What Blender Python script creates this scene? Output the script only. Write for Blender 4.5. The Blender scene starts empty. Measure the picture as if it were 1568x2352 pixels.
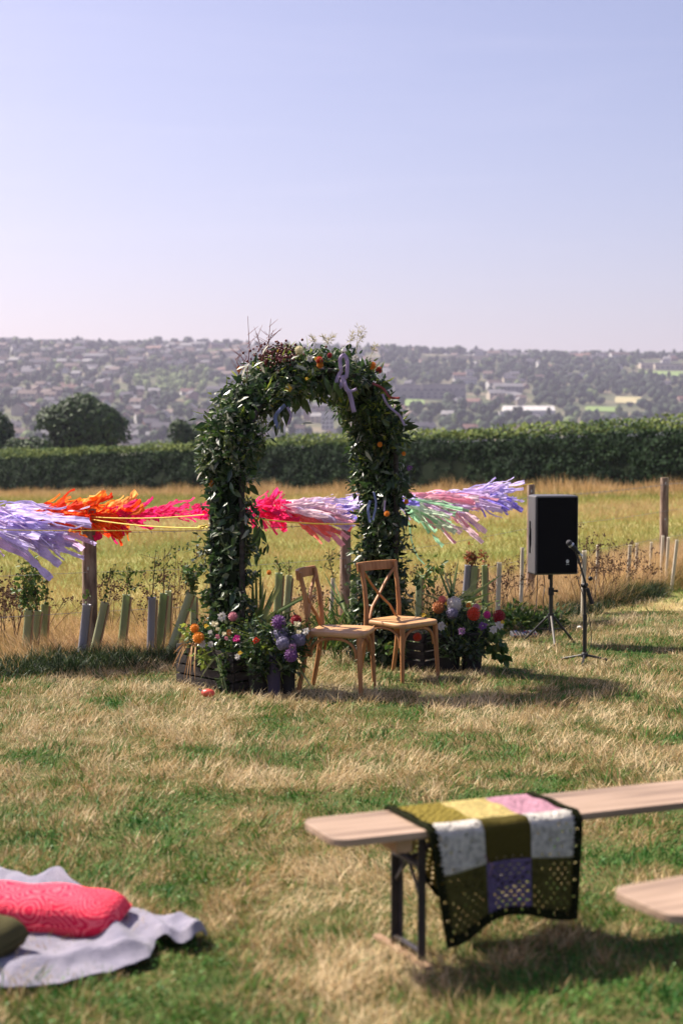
import bpy, math, random
import numpy as np
from mathutils import Vector, Matrix

random.seed(7)
rng = np.random.default_rng(7)
C = bpy.context.scene.collection
SC = bpy.context.scene
PI = math.pi

# ------------------------------------------------------------------ camera
EYE = 1.57
FOC = 3267.0            # focal length in units of the 1568 x 2352 preview of the photograph
PITCH = math.atan(176 / FOC)
cam_d = bpy.data.cameras.new('camera')
cam = bpy.data.objects.new('camera', cam_d)
C.objects.link(cam)
SC.camera = cam
cam.location = (0, 0, EYE)
cam.rotation_euler = (PI / 2 - PITCH, 0, 0)
cam_d.sensor_fit = 'VERTICAL'
cam_d.sensor_height = 36
cam_d.sensor_width = 24
cam_d.lens = 36 * FOC / 2352
cam_d.clip_start = 0.1
cam_d.clip_end = 8000
cam_d.dof.use_dof = True
cam_d.dof.focus_distance = 10.9
cam_d.dof.aperture_fstop = 2.2

# ------------------------------------------------------------------ light
SUN_EL = math.radians(48)
SUN_AZ = math.atan2(-0.86, 0.51)          # clockwise from +y
SKY_STRENGTH = 0.073
w = bpy.data.worlds.new('World')
SC.world = w
w.use_nodes = True
nt = w.node_tree
for n in list(nt.nodes):
    nt.nodes.remove(n)
sky = nt.nodes.new('ShaderNodeTexSky')
sky.sky_type = 'NISHITA'
sky.sun_disc = False
sky.sun_elevation = SUN_EL
sky.sun_rotation = SUN_AZ % (2 * PI)
sky.air_density = 1.0
sky.dust_density = 2.2
sky.ozone_density = 2.0
tint = nt.nodes.new('ShaderNodeMix')
tint.data_type = 'RGBA'
tint.blend_type = 'MULTIPLY'
tint.inputs[0].default_value = 1.0
tint.inputs[7].default_value = (1.12, 0.92, 0.99, 1)
bg = nt.nodes.new('ShaderNodeBackground')
bg.inputs[1].default_value = SKY_STRENGTH
wo = nt.nodes.new('ShaderNodeOutputWorld')
hsv = nt.nodes.new('ShaderNodeHueSaturation')
hsv.inputs['Saturation'].default_value = 1.0
nt.links.new(sky.outputs[0], hsv.inputs['Color'])
nt.links.new(hsv.outputs[0], tint.inputs[6])
# thin high cirrus low in the sky
wtc = nt.nodes.new('ShaderNodeTexCoord'); wmp = nt.nodes.new('ShaderNodeMapping'); wmp.inputs['Scale'].default_value = (2.2, 2.2, 26)
wno = nt.nodes.new('ShaderNodeTexNoise'); wno.inputs['Scale'].default_value = 1.6; wno.inputs['Detail'].default_value = 6; wno.inputs['Distortion'].default_value = 0.6
wmr = nt.nodes.new('ShaderNodeMapRange'); wmr.inputs[1].default_value = 0.52; wmr.inputs[2].default_value = 0.8; wmr.inputs[4].default_value = 0.035
wmx = nt.nodes.new('ShaderNodeMix'); wmx.data_type = 'RGBA'; wmx.inputs[7].default_value = (9.5, 8.4, 8.9, 1)
nt.links.new(wtc.outputs['Generated'], wmp.inputs[0]); nt.links.new(wmp.outputs[0], wno.inputs['Vector']); nt.links.new(wno.outputs[0], wmr.inputs[0])
nt.links.new(wmr.outputs[0], wmx.inputs[0]); nt.links.new(tint.outputs[2], wmx.inputs[6]); nt.links.new(wmx.outputs[2], bg.inputs[0])
nt.links.new(bg.outputs[0], wo.inputs[0])

sl = bpy.data.lights.new('sun', 'SUN')
sl.energy = 5.0
sl.angle = math.radians(0.5)
sl.color = (1.0, 0.92, 0.80)
so = bpy.data.objects.new('sun', sl)
C.objects.link(so)
to_sun = Vector((math.sin(SUN_AZ) * math.cos(SUN_EL), math.cos(SUN_AZ) * math.cos(SUN_EL), math.sin(SUN_EL)))
so.rotation_euler = (-to_sun).to_track_quat('-Z', 'Y').to_euler()
so.location = (-20, 10, 30)

SC.view_settings.view_transform = 'Standard'
SC.view_settings.look = 'None'
SC.view_settings.gamma = 1
SC.view_settings.exposure = 1.12
SC.view_settings.use_curve_mapping = False
SC.cycles.use_denoising = True
SC.cycles.max_bounces = 6
SC.cycles.transparent_max_bounces = 8

# ------------------------------------------------------------------ helpers
def vnoise(x, y, seed=0):
    """smooth value noise on arrays, 0..1"""
    x = np.asarray(x, float); y = np.asarray(y, float)
    xi = np.floor(x).astype(np.int64); yi = np.floor(y).astype(np.int64)
    xf = x - xi; yf = y - yi
    def h(a, b):
        n = (a * 374761393 + b * 668265263 + seed * 974634777) & 0x7fffffff
        n = ((n ^ (n >> 13)) * 1274126177) & 0x7fffffff
        return ((n ^ (n >> 16)) & 0xffff) / 65535.0
    u = xf * xf * (3 - 2 * xf); v = yf * yf * (3 - 2 * yf)
    a = h(xi, yi); b = h(xi + 1, yi); c = h(xi, yi + 1); d = h(xi + 1, yi + 1)
    return (a * (1 - u) + b * u) * (1 - v) + (c * (1 - u) + d * u) * v

def fbm(x, y, seed=0, oct=3):
    t = 0; amp = 0.5; s = 0
    for k in range(oct):
        t = t + amp * vnoise(np.asarray(x) * 2 ** k, np.asarray(y) * 2 ** k, seed + k); s += amp; amp *= 0.5
    return t / s

def sstep(a, b, x):
    t = np.clip((np.asarray(x, float) - a) / (b - a), 0, 1)
    return t * t * (3 - 2 * t)

PROF_Y = [100, 200, 400, 600, 800, 900, 1000, 1300, 1600, 1900, 2050, 2400, 3200, 4500]
PROF_Z = [-2.0, -9, -30, -34, -18, -8, 2, 37, 75, 112, 121, 108, 60, 0]
def gz(x, y):
    """height of the land"""
    x = np.asarray(x, float); y = np.asarray(y, float)
    mead = -0.0306 * y + 0.02 * (fbm(x * 0.9, y * 0.9, 5) - 0.5)
    xc = np.clip(x, -40, 40)
    field = -0.43 + 0.0314 * xc - 0.0158 * (y - 14)
    t = sstep(12.5, 19, y)
    near = mead * (1 - t) + field * t
    far = np.interp(y, PROF_Y, PROF_Z) - 0.022 * np.clip(x, -900, 900) * sstep(700, 1500, y)
    far = far + 7 * (fbm(x / 260, y / 260, 9) - 0.5) * sstep(600, 1000, y)
    t2 = sstep(105, 190, y)
    return near * (1 - t2) + far * t2

def g(x, y):
    return float(gz(x, y))

def ray(px, py):
    F = Vector((0, math.cos(PITCH), -math.sin(PITCH))); U = Vector((0, math.sin(PITCH), math.cos(PITCH)))
    return F * FOC + Vector((px - 784, 0, 0)) - U * (py - 1176)

def at(px, py, d):
    r = ray(px, py); k = d / r.y
    return Vector((r.x * k, d, EYE + r.z * k))

def P(px, py, d0=2.5, d1=3000):
    """point of the ground seen at a place of the photograph"""
    r = ray(px, py); d = d0; prev = d0
    while d < d1:
        k = d / r.y
        if EYE + r.z * k < g(r.x * k, d):
            a, b = prev, d
            for _ in range(24):
                m = (a + b) / 2; k = m / r.y
                if EYE + r.z * k < g(r.x * k, m): b = m
                else: a = m
            return Vector((r.x * b / r.y, b, g(r.x * b / r.y, b)))
        prev = d; d *= 1.02
    return at(px, py, d1)

def tag(o, label=None, cat=None, group=None, kind=None):
    if label: o['label'] = label
    if cat: o['category'] = cat
    if group: o['group'] = group
    if kind: o['kind'] = kind
    return o

def link(o, parent=None):
    C.objects.link(o)
    if parent is not None: o.parent = parent
    return o

def empty(name, loc, rz=0.0, rx=0.0, ry=0.0):
    o = bpy.data.objects.new(name, None)
    o.location = loc; o.rotation_euler = (rx, ry, rz)
    o.empty_display_size = 0.1
    C.objects.link(o)
    return o

def copy_tree(o, parent=None):
    c = o.copy(); C.objects.link(c)
    c.parent = parent
    for ch in [k for k in C.objects if k.parent == o]:
        copy_tree(ch, c)
    return c

def copy_thing(o, kids):
    """kids: list of (child, [grandchildren])"""
    c = o.copy(); C.objects.link(c)
    for ch, gs in kids:
        d = ch.copy(); C.objects.link(d); d.parent = c
        for q in gs:
            e = q.copy(); C.objects.link(e); e.parent = d
    return c

class MB:
    def __init__(s):
        s.v = []; s.f = []; s.m = []; s.sm = []
    def add(s, verts, faces, mi=0, smooth=False):
        o = len(s.v)
        s.v.extend([tuple(p) for p in verts])
        for f in faces:
            s.f.append(tuple(i + o for i in f)); s.m.append(mi); s.sm.append(smooth)
        return s
    def box(s, c, size, mi=0, rz=0.0, M=None, taper=1.0):
        hx, hy, hz = size[0] / 2, size[1] / 2, size[2] / 2
        vs = []
        for z in (-1, 1):
            k = taper if z > 0 else 1
            for x, y in ((-1, -1), (1, -1), (1, 1), (-1, 1)):
                vs.append(Vector((x * hx * k, y * hy * k, z * hz)))
        R = M if M is not None else Matrix.Rotation(rz, 3, 'Z')
        vs = [R @ q + Vector(c) for q in vs]
        return s.add(vs, [(3, 2, 1, 0), (4, 5, 6, 7), (0, 1, 5, 4), (1, 2, 6, 5), (2, 3, 7, 6), (3, 0, 4, 7)], mi)
    def tube(s, pts, r, n=8, mi=0, cap=True, flat=1.0, up=None):
        """r: number or list; flat scales the second axis"""
        pts = [Vector(p) for p in pts]
        if not hasattr(r, '__len__'): r = [r] * len(pts)
        rings = []; ref = Vector(up) if up is not None else None
        for i, p in enumerate(pts):
            t = (pts[min(i + 1, len(pts) - 1)] - pts[max(i - 1, 0)])
            if t.length < 1e-9: t = Vector((0, 0, 1))
            t.normalize()
            if ref is None:
                ref = Vector((1, 0, 0)) if abs(t.x) < 0.8 else Vector((0, 1, 0))
            a = ref - t * ref.dot(t)
            if a.length < 1e-6: a = t.orthogonal()
            a.normalize(); b = t.cross(a); ref = a
            rings.append([p + (a * math.cos(2 * PI * k / n) + b * flat * math.sin(2 * PI * k / n)) * r[i] for k in range(n)])
        vs = [q for rg in rings for q in rg]; fs = []
        for i in range(len(rings) - 1):
            for k in range(n):
                k2 = (k + 1) % n
                fs.append((i * n + k, i * n + k2, (i + 1) * n + k2, (i + 1) * n + k))
        s.add(vs, fs, mi, True)
        if cap:
            s.add(rings[0], [tuple(range(n))[::-1]], mi); s.add(rings[-1], [tuple(range(n))], mi)
        return s
    def bar(s, a, b, w, h, mi=0, up=(0, 0, 1)):
        a = Vector(a); b = Vector(b); t = (b - a); L = t.length; t.normalize()
        u = Vector(up); sd = t.cross(u)
        if sd.length < 1e-4: sd = t.orthogonal()
        sd.normalize(); u = sd.cross(t)
        R = Matrix((sd, t, u)).transposed()
        return s.box((a + b) / 2, (w, L, h), mi, M=R)
    def ball(s, c, r, mi=0, seg=8, rg=6, sc=(1, 1, 1)):
        vs = [(c[0], c[1], c[2] - r * sc[2])]
        for j in range(1, rg):
            a = PI * j / rg - PI / 2
            for i in range(seg):
                b = 2 * PI * i / seg
                vs.append((c[0] + r * sc[0] * math.cos(a) * math.cos(b), c[1] + r * sc[1] * math.cos(a) * math.sin(b), c[2] + r * sc[2] * math.sin(a)))
        vs.append((c[0], c[1], c[2] + r * sc[2]))
        fs = []
        for i in range(seg):
            fs.append((0, 1 + (i + 1) % seg, 1 + i))
            fs.append((len(vs) - 1, len(vs) - 1 - seg + i, len(vs) - 1 - seg + (i + 1) % seg))
        for j in range(rg - 2):
            for i in range(seg):
                a = 1 + j * seg + i; b = 1 + j * seg + (i + 1) % seg
                fs.append((a, b, b + seg, a + seg))
        return s.add(vs, fs, mi, True)
    def mesh(s, name, mats):
        me = bpy.data.meshes.new(name)
        me.from_pydata(s.v, [], s.f)
        if not isinstance(mats, (list, tuple)): mats = [mats]
        for m in mats: me.materials.append(m)
        me.polygons.foreach_set('material_index', s.m)
        me.polygons.foreach_set('use_smooth', s.sm)
        me.update()
        return me
    def build(s, name, mats, parent=None, loc=None, rz=None):
        o = bpy.data.objects.new(name, s.mesh(name, mats))
        if loc is not None: o.location = loc
        if rz is not None: o.rotation_euler = (0, 0, rz)
        return link(o, parent)

def bevel(o, wd=0.004, seg=2, ang=30):
    m = o.modifiers.new('bevel', 'BEVEL'); m.width = wd; m.segments = seg
    m.limit_method = 'ANGLE'; m.angle_limit = math.radians(ang)
    return o

def np_mesh(name, V, quads=None, tris=None, mats=(), attr=None, smooth=False, mi=None):
    """V (n,3); quads (q,4); tris (t,3)"""
    me = bpy.data.meshes.new(name)
    me.vertices.add(len(V)); me.vertices.foreach_set('co', np.ascontiguousarray(V, dtype=np.float32).ravel())
    nq = 0 if quads is None else len(quads); ntri = 0 if tris is None else len(tris)
    loops = np.concatenate(([] if nq == 0 else [quads.ravel()]) + ([] if ntri == 0 else [tris.ravel()])).astype(np.int32)
    me.loops.add(len(loops)); me.loops.foreach_set('vertex_index', loops)
    tot = np.concatenate((np.full(nq, 4), np.full(ntri, 3))).astype(np.int32)
    start = np.concatenate(([0], np.cumsum(tot)[:-1])).astype(np.int32)
    me.polygons.add(nq + ntri)
    me.polygons.foreach_set('loop_start', start)
    me.polygons.foreach_set('loop_total', tot)
    me.polygons.foreach_set('use_smooth', np.full(nq + ntri, smooth))
    for m in (mats if isinstance(mats, (list, tuple)) else [mats]): me.materials.append(m)
    if mi is not None: me.polygons.foreach_set('material_index', np.asarray(mi, dtype=np.int32))
    if attr is not None:
        for k, arr in attr.items():
            a = me.attributes.new(k, 'FLOAT', 'POINT'); a.data.foreach_set('value', np.asarray(arr, dtype=np.float32))
    me.update(calc_edges=True)
    return me

def norm(a):
    return a / np.maximum(np.linalg.norm(a, axis=1, keepdims=True), 1e-9)

def leaf_arrays(pos, dirs, nrm, L, W, fold=0.15, droop=0.15):
    """6-vertex leaves; returns V, quads"""
    n = len(pos); d = norm(dirs)
    nn = norm(nrm - d * np.sum(nrm * d, axis=1, keepdims=True)); s = np.cross(d, nn)
    L = np.broadcast_to(L, (n,))[:, None]; W = np.broadcast_to(W, (n,))[:, None]
    base = pos
    mid = pos + d * L * 0.5 - nn * W * fold
    tip = pos + d * L - nn * L * droop
    l1 = pos + d * L * 0.38 + s * W * 0.5; r1 = pos + d * L * 0.38 - s * W * 0.5
    l2 = pos + d * L * 0.72 + s * W * 0.33 - nn * L * droop * .4; r2 = pos + d * L * 0.72 - s * W * 0.33 - nn * L * droop * .4
    V = np.stack((base, l1, l2, tip, r2, r1, mid), axis=1).reshape(-1, 3)
    o = np.arange(n)[:, None] * 7
    quads = np.concatenate((o + np.array([[0, 6, 2, 1]]), o + np.array([[0, 5, 4, 6]])), axis=0)
    tris = np.concatenate((o + np.array([[6, 3, 2]]), o + np.array([[6, 4, 3]])), axis=0)
    return V, quads, tris

def quad_cloud(pos, nrm, size, asp=1.4):
    """one bent leaf-clump rectangle per point"""
    n = len(pos); nn = norm(nrm)
    r = norm(rng.normal(size=(n, 3))); a = norm(np.cross(nn, r)); b = np.cross(nn, a)
    S = np.broadcast_to(size, (n,))[:, None]
    V = np.stack((pos - a * S * .5 * asp, pos - b * S * .5, pos + a * S * .5 * asp + nn * S * .15, pos + b * S * .5), axis=1).reshape(-1, 3)
    q = np.arange(n * 4).reshape(-1, 4)
    return V, q

def blades(x, y, h, wd, lean, az, curl, seg=2):
    """grass blades: arrays; returns V, quads, tris and blade index per vertex"""
    n = len(x); z = gz(x, y) - 0.01
    p = np.stack((x, y, z), 1)
    ld = np.stack((np.cos(az), np.sin(az), np.zeros(n)), 1)
    fa = rng.uniform(0, 2 * PI, n); sd = np.stack((np.cos(fa), np.sin(fa), np.zeros(n)), 1)
    up = np.array([0, 0, 1.0])
    rings = []
    for k in range(seg + 1):
        t = k / seg
        hor = (lean * t + curl * t * t)[:, None] * h[:, None]
        ver = np.sqrt(np.maximum(1 - (lean + curl * t) ** 2 * .6, 0.08))[:, None] * h[:, None] * t
        c = p + ld * hor + up * ver
        if k < seg:
            ww = (wd * (1 - .55 * t))[:, None] * .5
            rings.append(c - sd * ww); rings.append(c + sd * ww)
        else:
            rings.append(c)
    m = 2 * seg + 1
    V = np.stack(rings, 1).reshape(-1, 3)
    o = np.arange(n)[:, None] * m
    quads = np.concatenate([o + np.array([[2 * k, 2 * k + 1, 2 * k + 3, 2 * k + 2]]) for k in range(seg - 1)], 0) if seg > 1 else None
    tris = o + np.array([[2 * seg - 2, 2 * seg - 1, 2 * seg]])
    return V, quads, tris, np.repeat(np.arange(n), m)

# ------------------------------------------------------------------ materials
def _ramp(N, cols):
    r = N.new('ShaderNodeValToRGB')
    e = r.color_ramp.elements
    if isinstance(cols[0], (int, float)): cols = [cols, cols]
    ps = [c[3] if len(c) > 3 else i / (len(cols) - 1) for i, c in enumerate(cols)]
    while len(e) < len(cols): e.new(0.5)
    for i, c in enumerate(cols):
        e[i].position = ps[i]; e[i].color = (c[0], c[1], c[2], 1)
    return r

def M(name, cols, by='noise', rough=0.7, spec=0.3, trans=0.0, scale=5.0, bump=0.0, bscale=40.0, stretch=(1, 1, 1), metal=0.0, coord='Object', sheen=0.0, wobble=0.0):
    m = bpy.data.materials.new(name); m.use_nodes = True
    nt = m.node_tree; N = nt.nodes; L = nt.links
    for n in list(N): N.remove(n)
    out = N.new('ShaderNodeOutputMaterial'); b = N.new('ShaderNodeBsdfPrincipled')
    b.inputs['Roughness'].default_value = rough
    b.inputs['Specular IOR Level'].default_value = spec
    b.inputs['Metallic'].default_value = metal
    if sheen: b.inputs['Sheen Weight'].default_value = sheen
    r = _ramp(N, cols)
    tc = N.new('ShaderNodeTexCoord'); mp = N.new('ShaderNodeMapping'); mp.inputs['Scale'].default_value = stretch
    L.new(tc.outputs[coord], mp.inputs[0])
    no = N.new('ShaderNodeTexNoise'); no.inputs['Scale'].default_value = scale; no.inputs['Detail'].default_value = 5
    L.new(mp.outputs[0], no.inputs['Vector'])
    if by == 'noise':
        rg = N.new('ShaderNodeMapRange'); rg.inputs[1].default_value = 0.3; rg.inputs[2].default_value = 0.7
        L.new(no.outputs[0], rg.inputs[0]); L.new(rg.outputs[0], r.inputs[0])
    elif by == 'island':
        ge = N.new('ShaderNodeNewGeometry'); oi = N.new('ShaderNodeObjectInfo')
        ad = N.new('ShaderNodeMath'); ad.operation = 'ADD'; fr = N.new('ShaderNodeMath'); fr.operation = 'FRACT'
        L.new(ge.outputs['Random Per Island'], ad.inputs[0]); L.new(oi.outputs['Random'], ad.inputs[1])
        L.new(ad.outputs[0], fr.inputs[0]); L.new(fr.outputs[0], r.inputs[0])
    elif by == 'object':
        oi = N.new('ShaderNodeObjectInfo'); L.new(oi.outputs['Random'], r.inputs[0])
    else:
        a = N.new('ShaderNodeAttribute'); a.attribute_name = by
        L.new(a.outputs['Fac'], r.inputs[0])
    col = r.outputs[0]
    if wobble:
        hs = N.new('ShaderNodeHueSaturation'); mr = N.new('ShaderNodeMapRange')
        mr.inputs[1].default_value = 0.3; mr.inputs[2].default_value = 0.7; mr.inputs[3].default_value = 1 - wobble; mr.inputs[4].default_value = 1 + wobble
        L.new(no.outputs[0], mr.inputs[0]); L.new(mr.outputs[0], hs.inputs['Value']); L.new(col, hs.inputs['Color']); col = hs.outputs[0]
    L.new(col, b.inputs['Base Color'])
    if bump:
        n2 = N.new('ShaderNodeTexNoise'); n2.inputs['Scale'].default_value = bscale; n2.inputs['Detail'].default_value = 4
        L.new(mp.outputs[0], n2.inputs['Vector'])
        bu = N.new('ShaderNodeBump'); bu.inputs['Strength'].default_value = bump; bu.inputs['Distance'].default_value = 0.02
        L.new(n2.outputs[0], bu.inputs['Height']); L.new(bu.outputs[0], b.inputs['Normal'])
    if trans:
        t = N.new('ShaderNodeBsdfTranslucent'); mx = N.new('ShaderNodeMixShader'); mx.inputs[0].default_value = trans
        L.new(col, t.inputs[0]); L.new(b.outputs[0], mx.inputs[1]); L.new(t.outputs[0], mx.inputs[2]); L.new(mx.outputs[0], out.inputs[0])
    else:
        L.new(b.outputs[0], out.inputs[0])
    return m

GRASS_COLS = [(0.025, 0.11, 0.012, 0.0), (0.07, 0.19, 0.025, 0.25), (0.17, 0.19, 0.05, 0.42), (0.31, 0.19, 0.075, 0.60), (0.50, 0.345, 0.16, 0.85), (0.64, 0.50, 0.29, 1.0)]
m_grass = M('grass', GRASS_COLS, by='dry', rough=0.6, spec=0.25, trans=0.22)
m_tall = M('tall_dry_grass', [(0.08, 0.13, 0.025, 0.0), (0.27, 0.20, 0.07, 0.3), (0.50, 0.32, 0.14, 0.6), (0.70, 0.52, 0.30, 1.0)], by='dry', rough=0.6, spec=0.2, trans=0.35)
m_fieldgrass = M('field_grass', [(0.11, 0.15, 0.03, 0.0), (0.24, 0.23, 0.05, 0.35), (0.38, 0.28, 0.09, 0.6), (0.50, 0.32, 0.15, 1.0)], by='dry', rough=0.7, spec=0.2, trans=0.3)
m_soil = M('meadow_soil', [(0.03, 0.05, 0.012), (0.06, 0.075, 0.02), (0.13, 0.10, 0.045)], scale=2.5, rough=0.95, spec=0.1, bump=0.6, bscale=30)
m_wood_grey = M('weathered_post', [(0.06, 0.04, 0.028), (0.22, 0.15, 0.11), (0.38, 0.29, 0.22)], scale=7, stretch=(3, 3, 0.6), rough=0.85, bump=0.4, bscale=25)
m_wood_dark = M('dark_crate_wood', [(0.018, 0.014, 0.013), (0.04, 0.033, 0.03), (0.07, 0.058, 0.052)], scale=8, stretch=(1, 1, 4), rough=0.8, bump=0.3)
m_bench = M('bench_wood', [(0.13, 0.085, 0.06), (0.31, 0.215, 0.15), (0.43, 0.305, 0.225)], scale=2.2, stretch=(0.5, 9, 9), rough=0.55, spec=0.35, bump=0.12, bscale=30)
m_bench_foot = M('bench_foot_wood', [(0.35, 0.22, 0.13), (0.5, 0.33, 0.2)], scale=8, rough=0.8)
m_chair = M('chair_wood', [(0.28, 0.115, 0.04), (0.38, 0.17, 0.065), (0.45, 0.22, 0.09)], scale=7, stretch=(4, 4, 0.8), rough=0.5, spec=0.3, bump=0.08)
m_seat = M('chair_seat_wood', [(0.42, 0.22, 0.09), (0.52, 0.30, 0.14)], scale=6, stretch=(0.6, 6, 6), rough=0.5, spec=0.35)
m_black = M('black_plastic', [(0.010, 0.010, 0.012), (0.016, 0.016, 0.018)], scale=60, rough=0.55, spec=0.35, bump=0.1, bscale=300)
m_blackmetal = M('black_metal', [(0.012, 0.012, 0.013), (0.02, 0.02, 0.02)], scale=20, rough=0.4, spec=0.5)
m_grille = M('speaker_grille', [(0.003, 0.003, 0.004), (0.007, 0.007, 0.008)], scale=300, rough=0.85, spec=0.1, bump=0.4, bscale=500)
m_steel = M('steel', [(0.45, 0.45, 0.46), (0.6, 0.6, 0.6)], scale=30, rough=0.35, metal=0.8)
m_silverlogo = M('silver_badge', [(0.6, 0.6, 0.58), (0.7, 0.7, 0.68)], rough=0.35, spec=0.6)
m_iron = M('bench_iron', [(0.035, 0.030, 0.032), (0.065, 0.055, 0.055)], scale=14, rough=0.45, spec=0.5)
m_wire = M('fence_wire', [(0.22, 0.2, 0.19), (0.32, 0.3, 0.28)], rough=0.5, metal=0.5)
m_rope = M('yellow_rope', [(0.72, 0.52, 0.06), (0.85, 0.68, 0.16)], scale=200, rough=0.6, trans=0.2)
m_guard = M('tree_guard_plastic', [(0.30, 0.37, 0.17), (0.40, 0.46, 0.25), (0.50, 0.53, 0.32)], by='object', rough=0.45, spec=0.35, trans=0.35, wobble=0.12)
m_guard_grey = M('grey_guard_plastic', [(0.26, 0.26, 0.29), (0.34, 0.33, 0.36)], by='object', rough=0.45, spec=0.35, trans=0.25)
m_guard_pale = M('pale_guard_plastic', [(0.66, 0.60, 0.46), (0.80, 0.74, 0.62)], by='object', rough=0.6, trans=0.35)
m_twig = M('twig', [(0.10, 0.06, 0.04), (0.20, 0.12, 0.07)], scale=20, rough=0.8)
m_redtwig = M('red_twig', [(0.20, 0.05, 0.045), (0.28, 0.09, 0.07)], scale=20, rough=0.7)
m_seed = M('seed_head', [(0.06, 0.035, 0.02), (0.17, 0.09, 0.045)], by='island', rough=0.9)
m_sapleaf = M('sapling_leaf', [(0.03, 0.075, 0.018), (0.07, 0.14, 0.025), (0.16, 0.18, 0.04)], by='island', rough=0.5, trans=0.3)
m_rustleaf = M('rust_leaf', [(0.25, 0.07, 0.03), (0.36, 0.13, 0.05), (0.12, 0.12, 0.03)], by='island', rough=0.6, trans=0.3)
m_weed = M('weed_leaf', [(0.02, 0.05, 0.012), (0.05, 0.11, 0.02), (0.10, 0.17, 0.03)], by='island', rough=0.5, trans=0.3)
m_archleaf = M('arch_leaf', [(0.008, 0.022, 0.008), (0.018, 0.045, 0.012), (0.04, 0.08, 0.022), (0.055, 0.105, 0.03), (0.15, 0.17, 0.09)], by='island', rough=0.34, spec=0.55, trans=0.24)
m_olive_sunlit = M('silver_sunlit_leaf', [(0.13, 0.16, 0.10), (0.30, 0.31, 0.22), (0.42, 0.40, 0.32)], by='island', rough=0.4, spec=0.5, trans=0.2)  # silvery leaf, lightened to carry sun highlights on the arch
m_limeleaf = M('lime_leaf', [(0.20, 0.28, 0.03), (0.32, 0.36, 0.06)], by='island', rough=0.5, trans=0.35)
m_strap = M('strap_leaf', [(0.07, 0.13, 0.025), (0.16, 0.21, 0.05), (0.38, 0.36, 0.16)], by='object', rough=0.4, spec=0.45, trans=0.25)
m_strapdry = M('dry_strap_leaf', [(0.45, 0.22, 0.08), (0.55, 0.33, 0.14)], by='object', rough=0.6, trans=0.3)
m_berry = M('dark_red_berry', [(0.08, 0.01, 0.012), (0.17, 0.03, 0.025)], by='island', rough=0.4)
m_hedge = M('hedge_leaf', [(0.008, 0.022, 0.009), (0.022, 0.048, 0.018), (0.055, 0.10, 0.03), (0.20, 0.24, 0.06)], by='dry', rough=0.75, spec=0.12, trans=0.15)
m_core = M('dark_core', [(0.008, 0.014, 0.007), (0.016, 0.024, 0.012)], scale=3, rough=0.95, spec=0.05)
m_tree = M('tree_leaf', [(0.022, 0.045, 0.018), (0.045, 0.08, 0.025), (0.07, 0.12, 0.035)], by='island', rough=0.6, trans=0.2)
m_trunk = M('bark', [(0.06, 0.045, 0.035), (0.12, 0.09, 0.07)], scale=4, rough=0.9)
m_fartree = M('far_tree_leaf', [(0.014, 0.03, 0.016), (0.028, 0.05, 0.022), (0.05, 0.08, 0.03)], by='island', rough=0.8, trans=0.1)
m_fartree2 = M('far_light_tree_leaf', [(0.11, 0.16, 0.05), (0.19, 0.25, 0.08)], by='island', rough=0.8, trans=0.1)
def flat(name, c, **k):
    return M(name, [tuple(v * 0.85 for v in c), tuple(min(1, v * 1.08) for v in c)], **k)
m_under_shade = M('shaded_undergrowth_leaf', [(0.008, 0.02, 0.005), (0.02, 0.045, 0.01), (0.05, 0.08, 0.02)], by='island', rough=0.6, trans=0.2)  # colour kept dark to stand for shade at the strip's foot
m_clover = M('clover_leaf', [(0.04, 0.13, 0.015), (0.08, 0.20, 0.03), (0.14, 0.27, 0.05)], by='island', rough=0.5, trans=0.3)

# ================================================================== THE SETTING
def sheet(name, ys, half, mats, nx=90, matfn=None):
    """strip of land: ys list of distances; half(y) half width"""
    u = np.linspace(-1, 1, nx); u = np.sign(u) * np.abs(u) ** 1.25
    Y = np.repeat(np.array(ys)[:, None], nx, 1); X = u[None, :] * np.array([half(v) for v in ys])[:, None]
    Z = gz(X, Y)
    V = np.stack((X, Y, Z), -1).reshape(-1, 3)
    i = np.arange((len(ys) - 1) * nx).reshape(-1, nx)[:, :-1].ravel()
    q = np.stack((i, i + 1, i + nx + 1, i + nx), 1)
    me = np_mesh(name, V, q, mats=mats, smooth=True)
    o = bpy.data.objects.new(name, me); tag(o, kind='structure'); return link(o)

half = lambda y: 14 + max(y, 0) * 1.1
m_field = M('field_turf', [(0.11, 0.14, 0.03), (0.20, 0.22, 0.06), (0.33, 0.27, 0.11)], scale=0.35, rough=0.95, spec=0.1, bump=0.5, bscale=6, coord='Object', stretch=(0.5, 1, 1))
m_hill = M('hillside_ground', [(0.05, 0.07, 0.03), (0.10, 0.105, 0.06), (0.18, 0.15, 0.10)], scale=0.02, rough=0.95, spec=0.05)
ym = list(np.linspace(-8, 16, 90))
sheet('meadow', ym, half, m_soil, nx=140)
yf = [16 * (112 / 16) ** (k / 60) for k in range(61)]
sheet('field', yf, half, m_field)
yh = [112 * (4400 / 112) ** (k / 110) for k in range(111)]
sheet('hillside', yh, half, m_hill, nx=120)

# bare earth bands in the field (dry strip along the hedge foot)
HED = lambda t: (-23 + 36 * t, 95 - 38 * t)
def hedge_xy(t, off=0.0):
    x, y = HED(t); k = math.hypot(36, 38)
    return x - off * 38 / k, y - off * 36 / k      # off > 0: towards the camera

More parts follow.
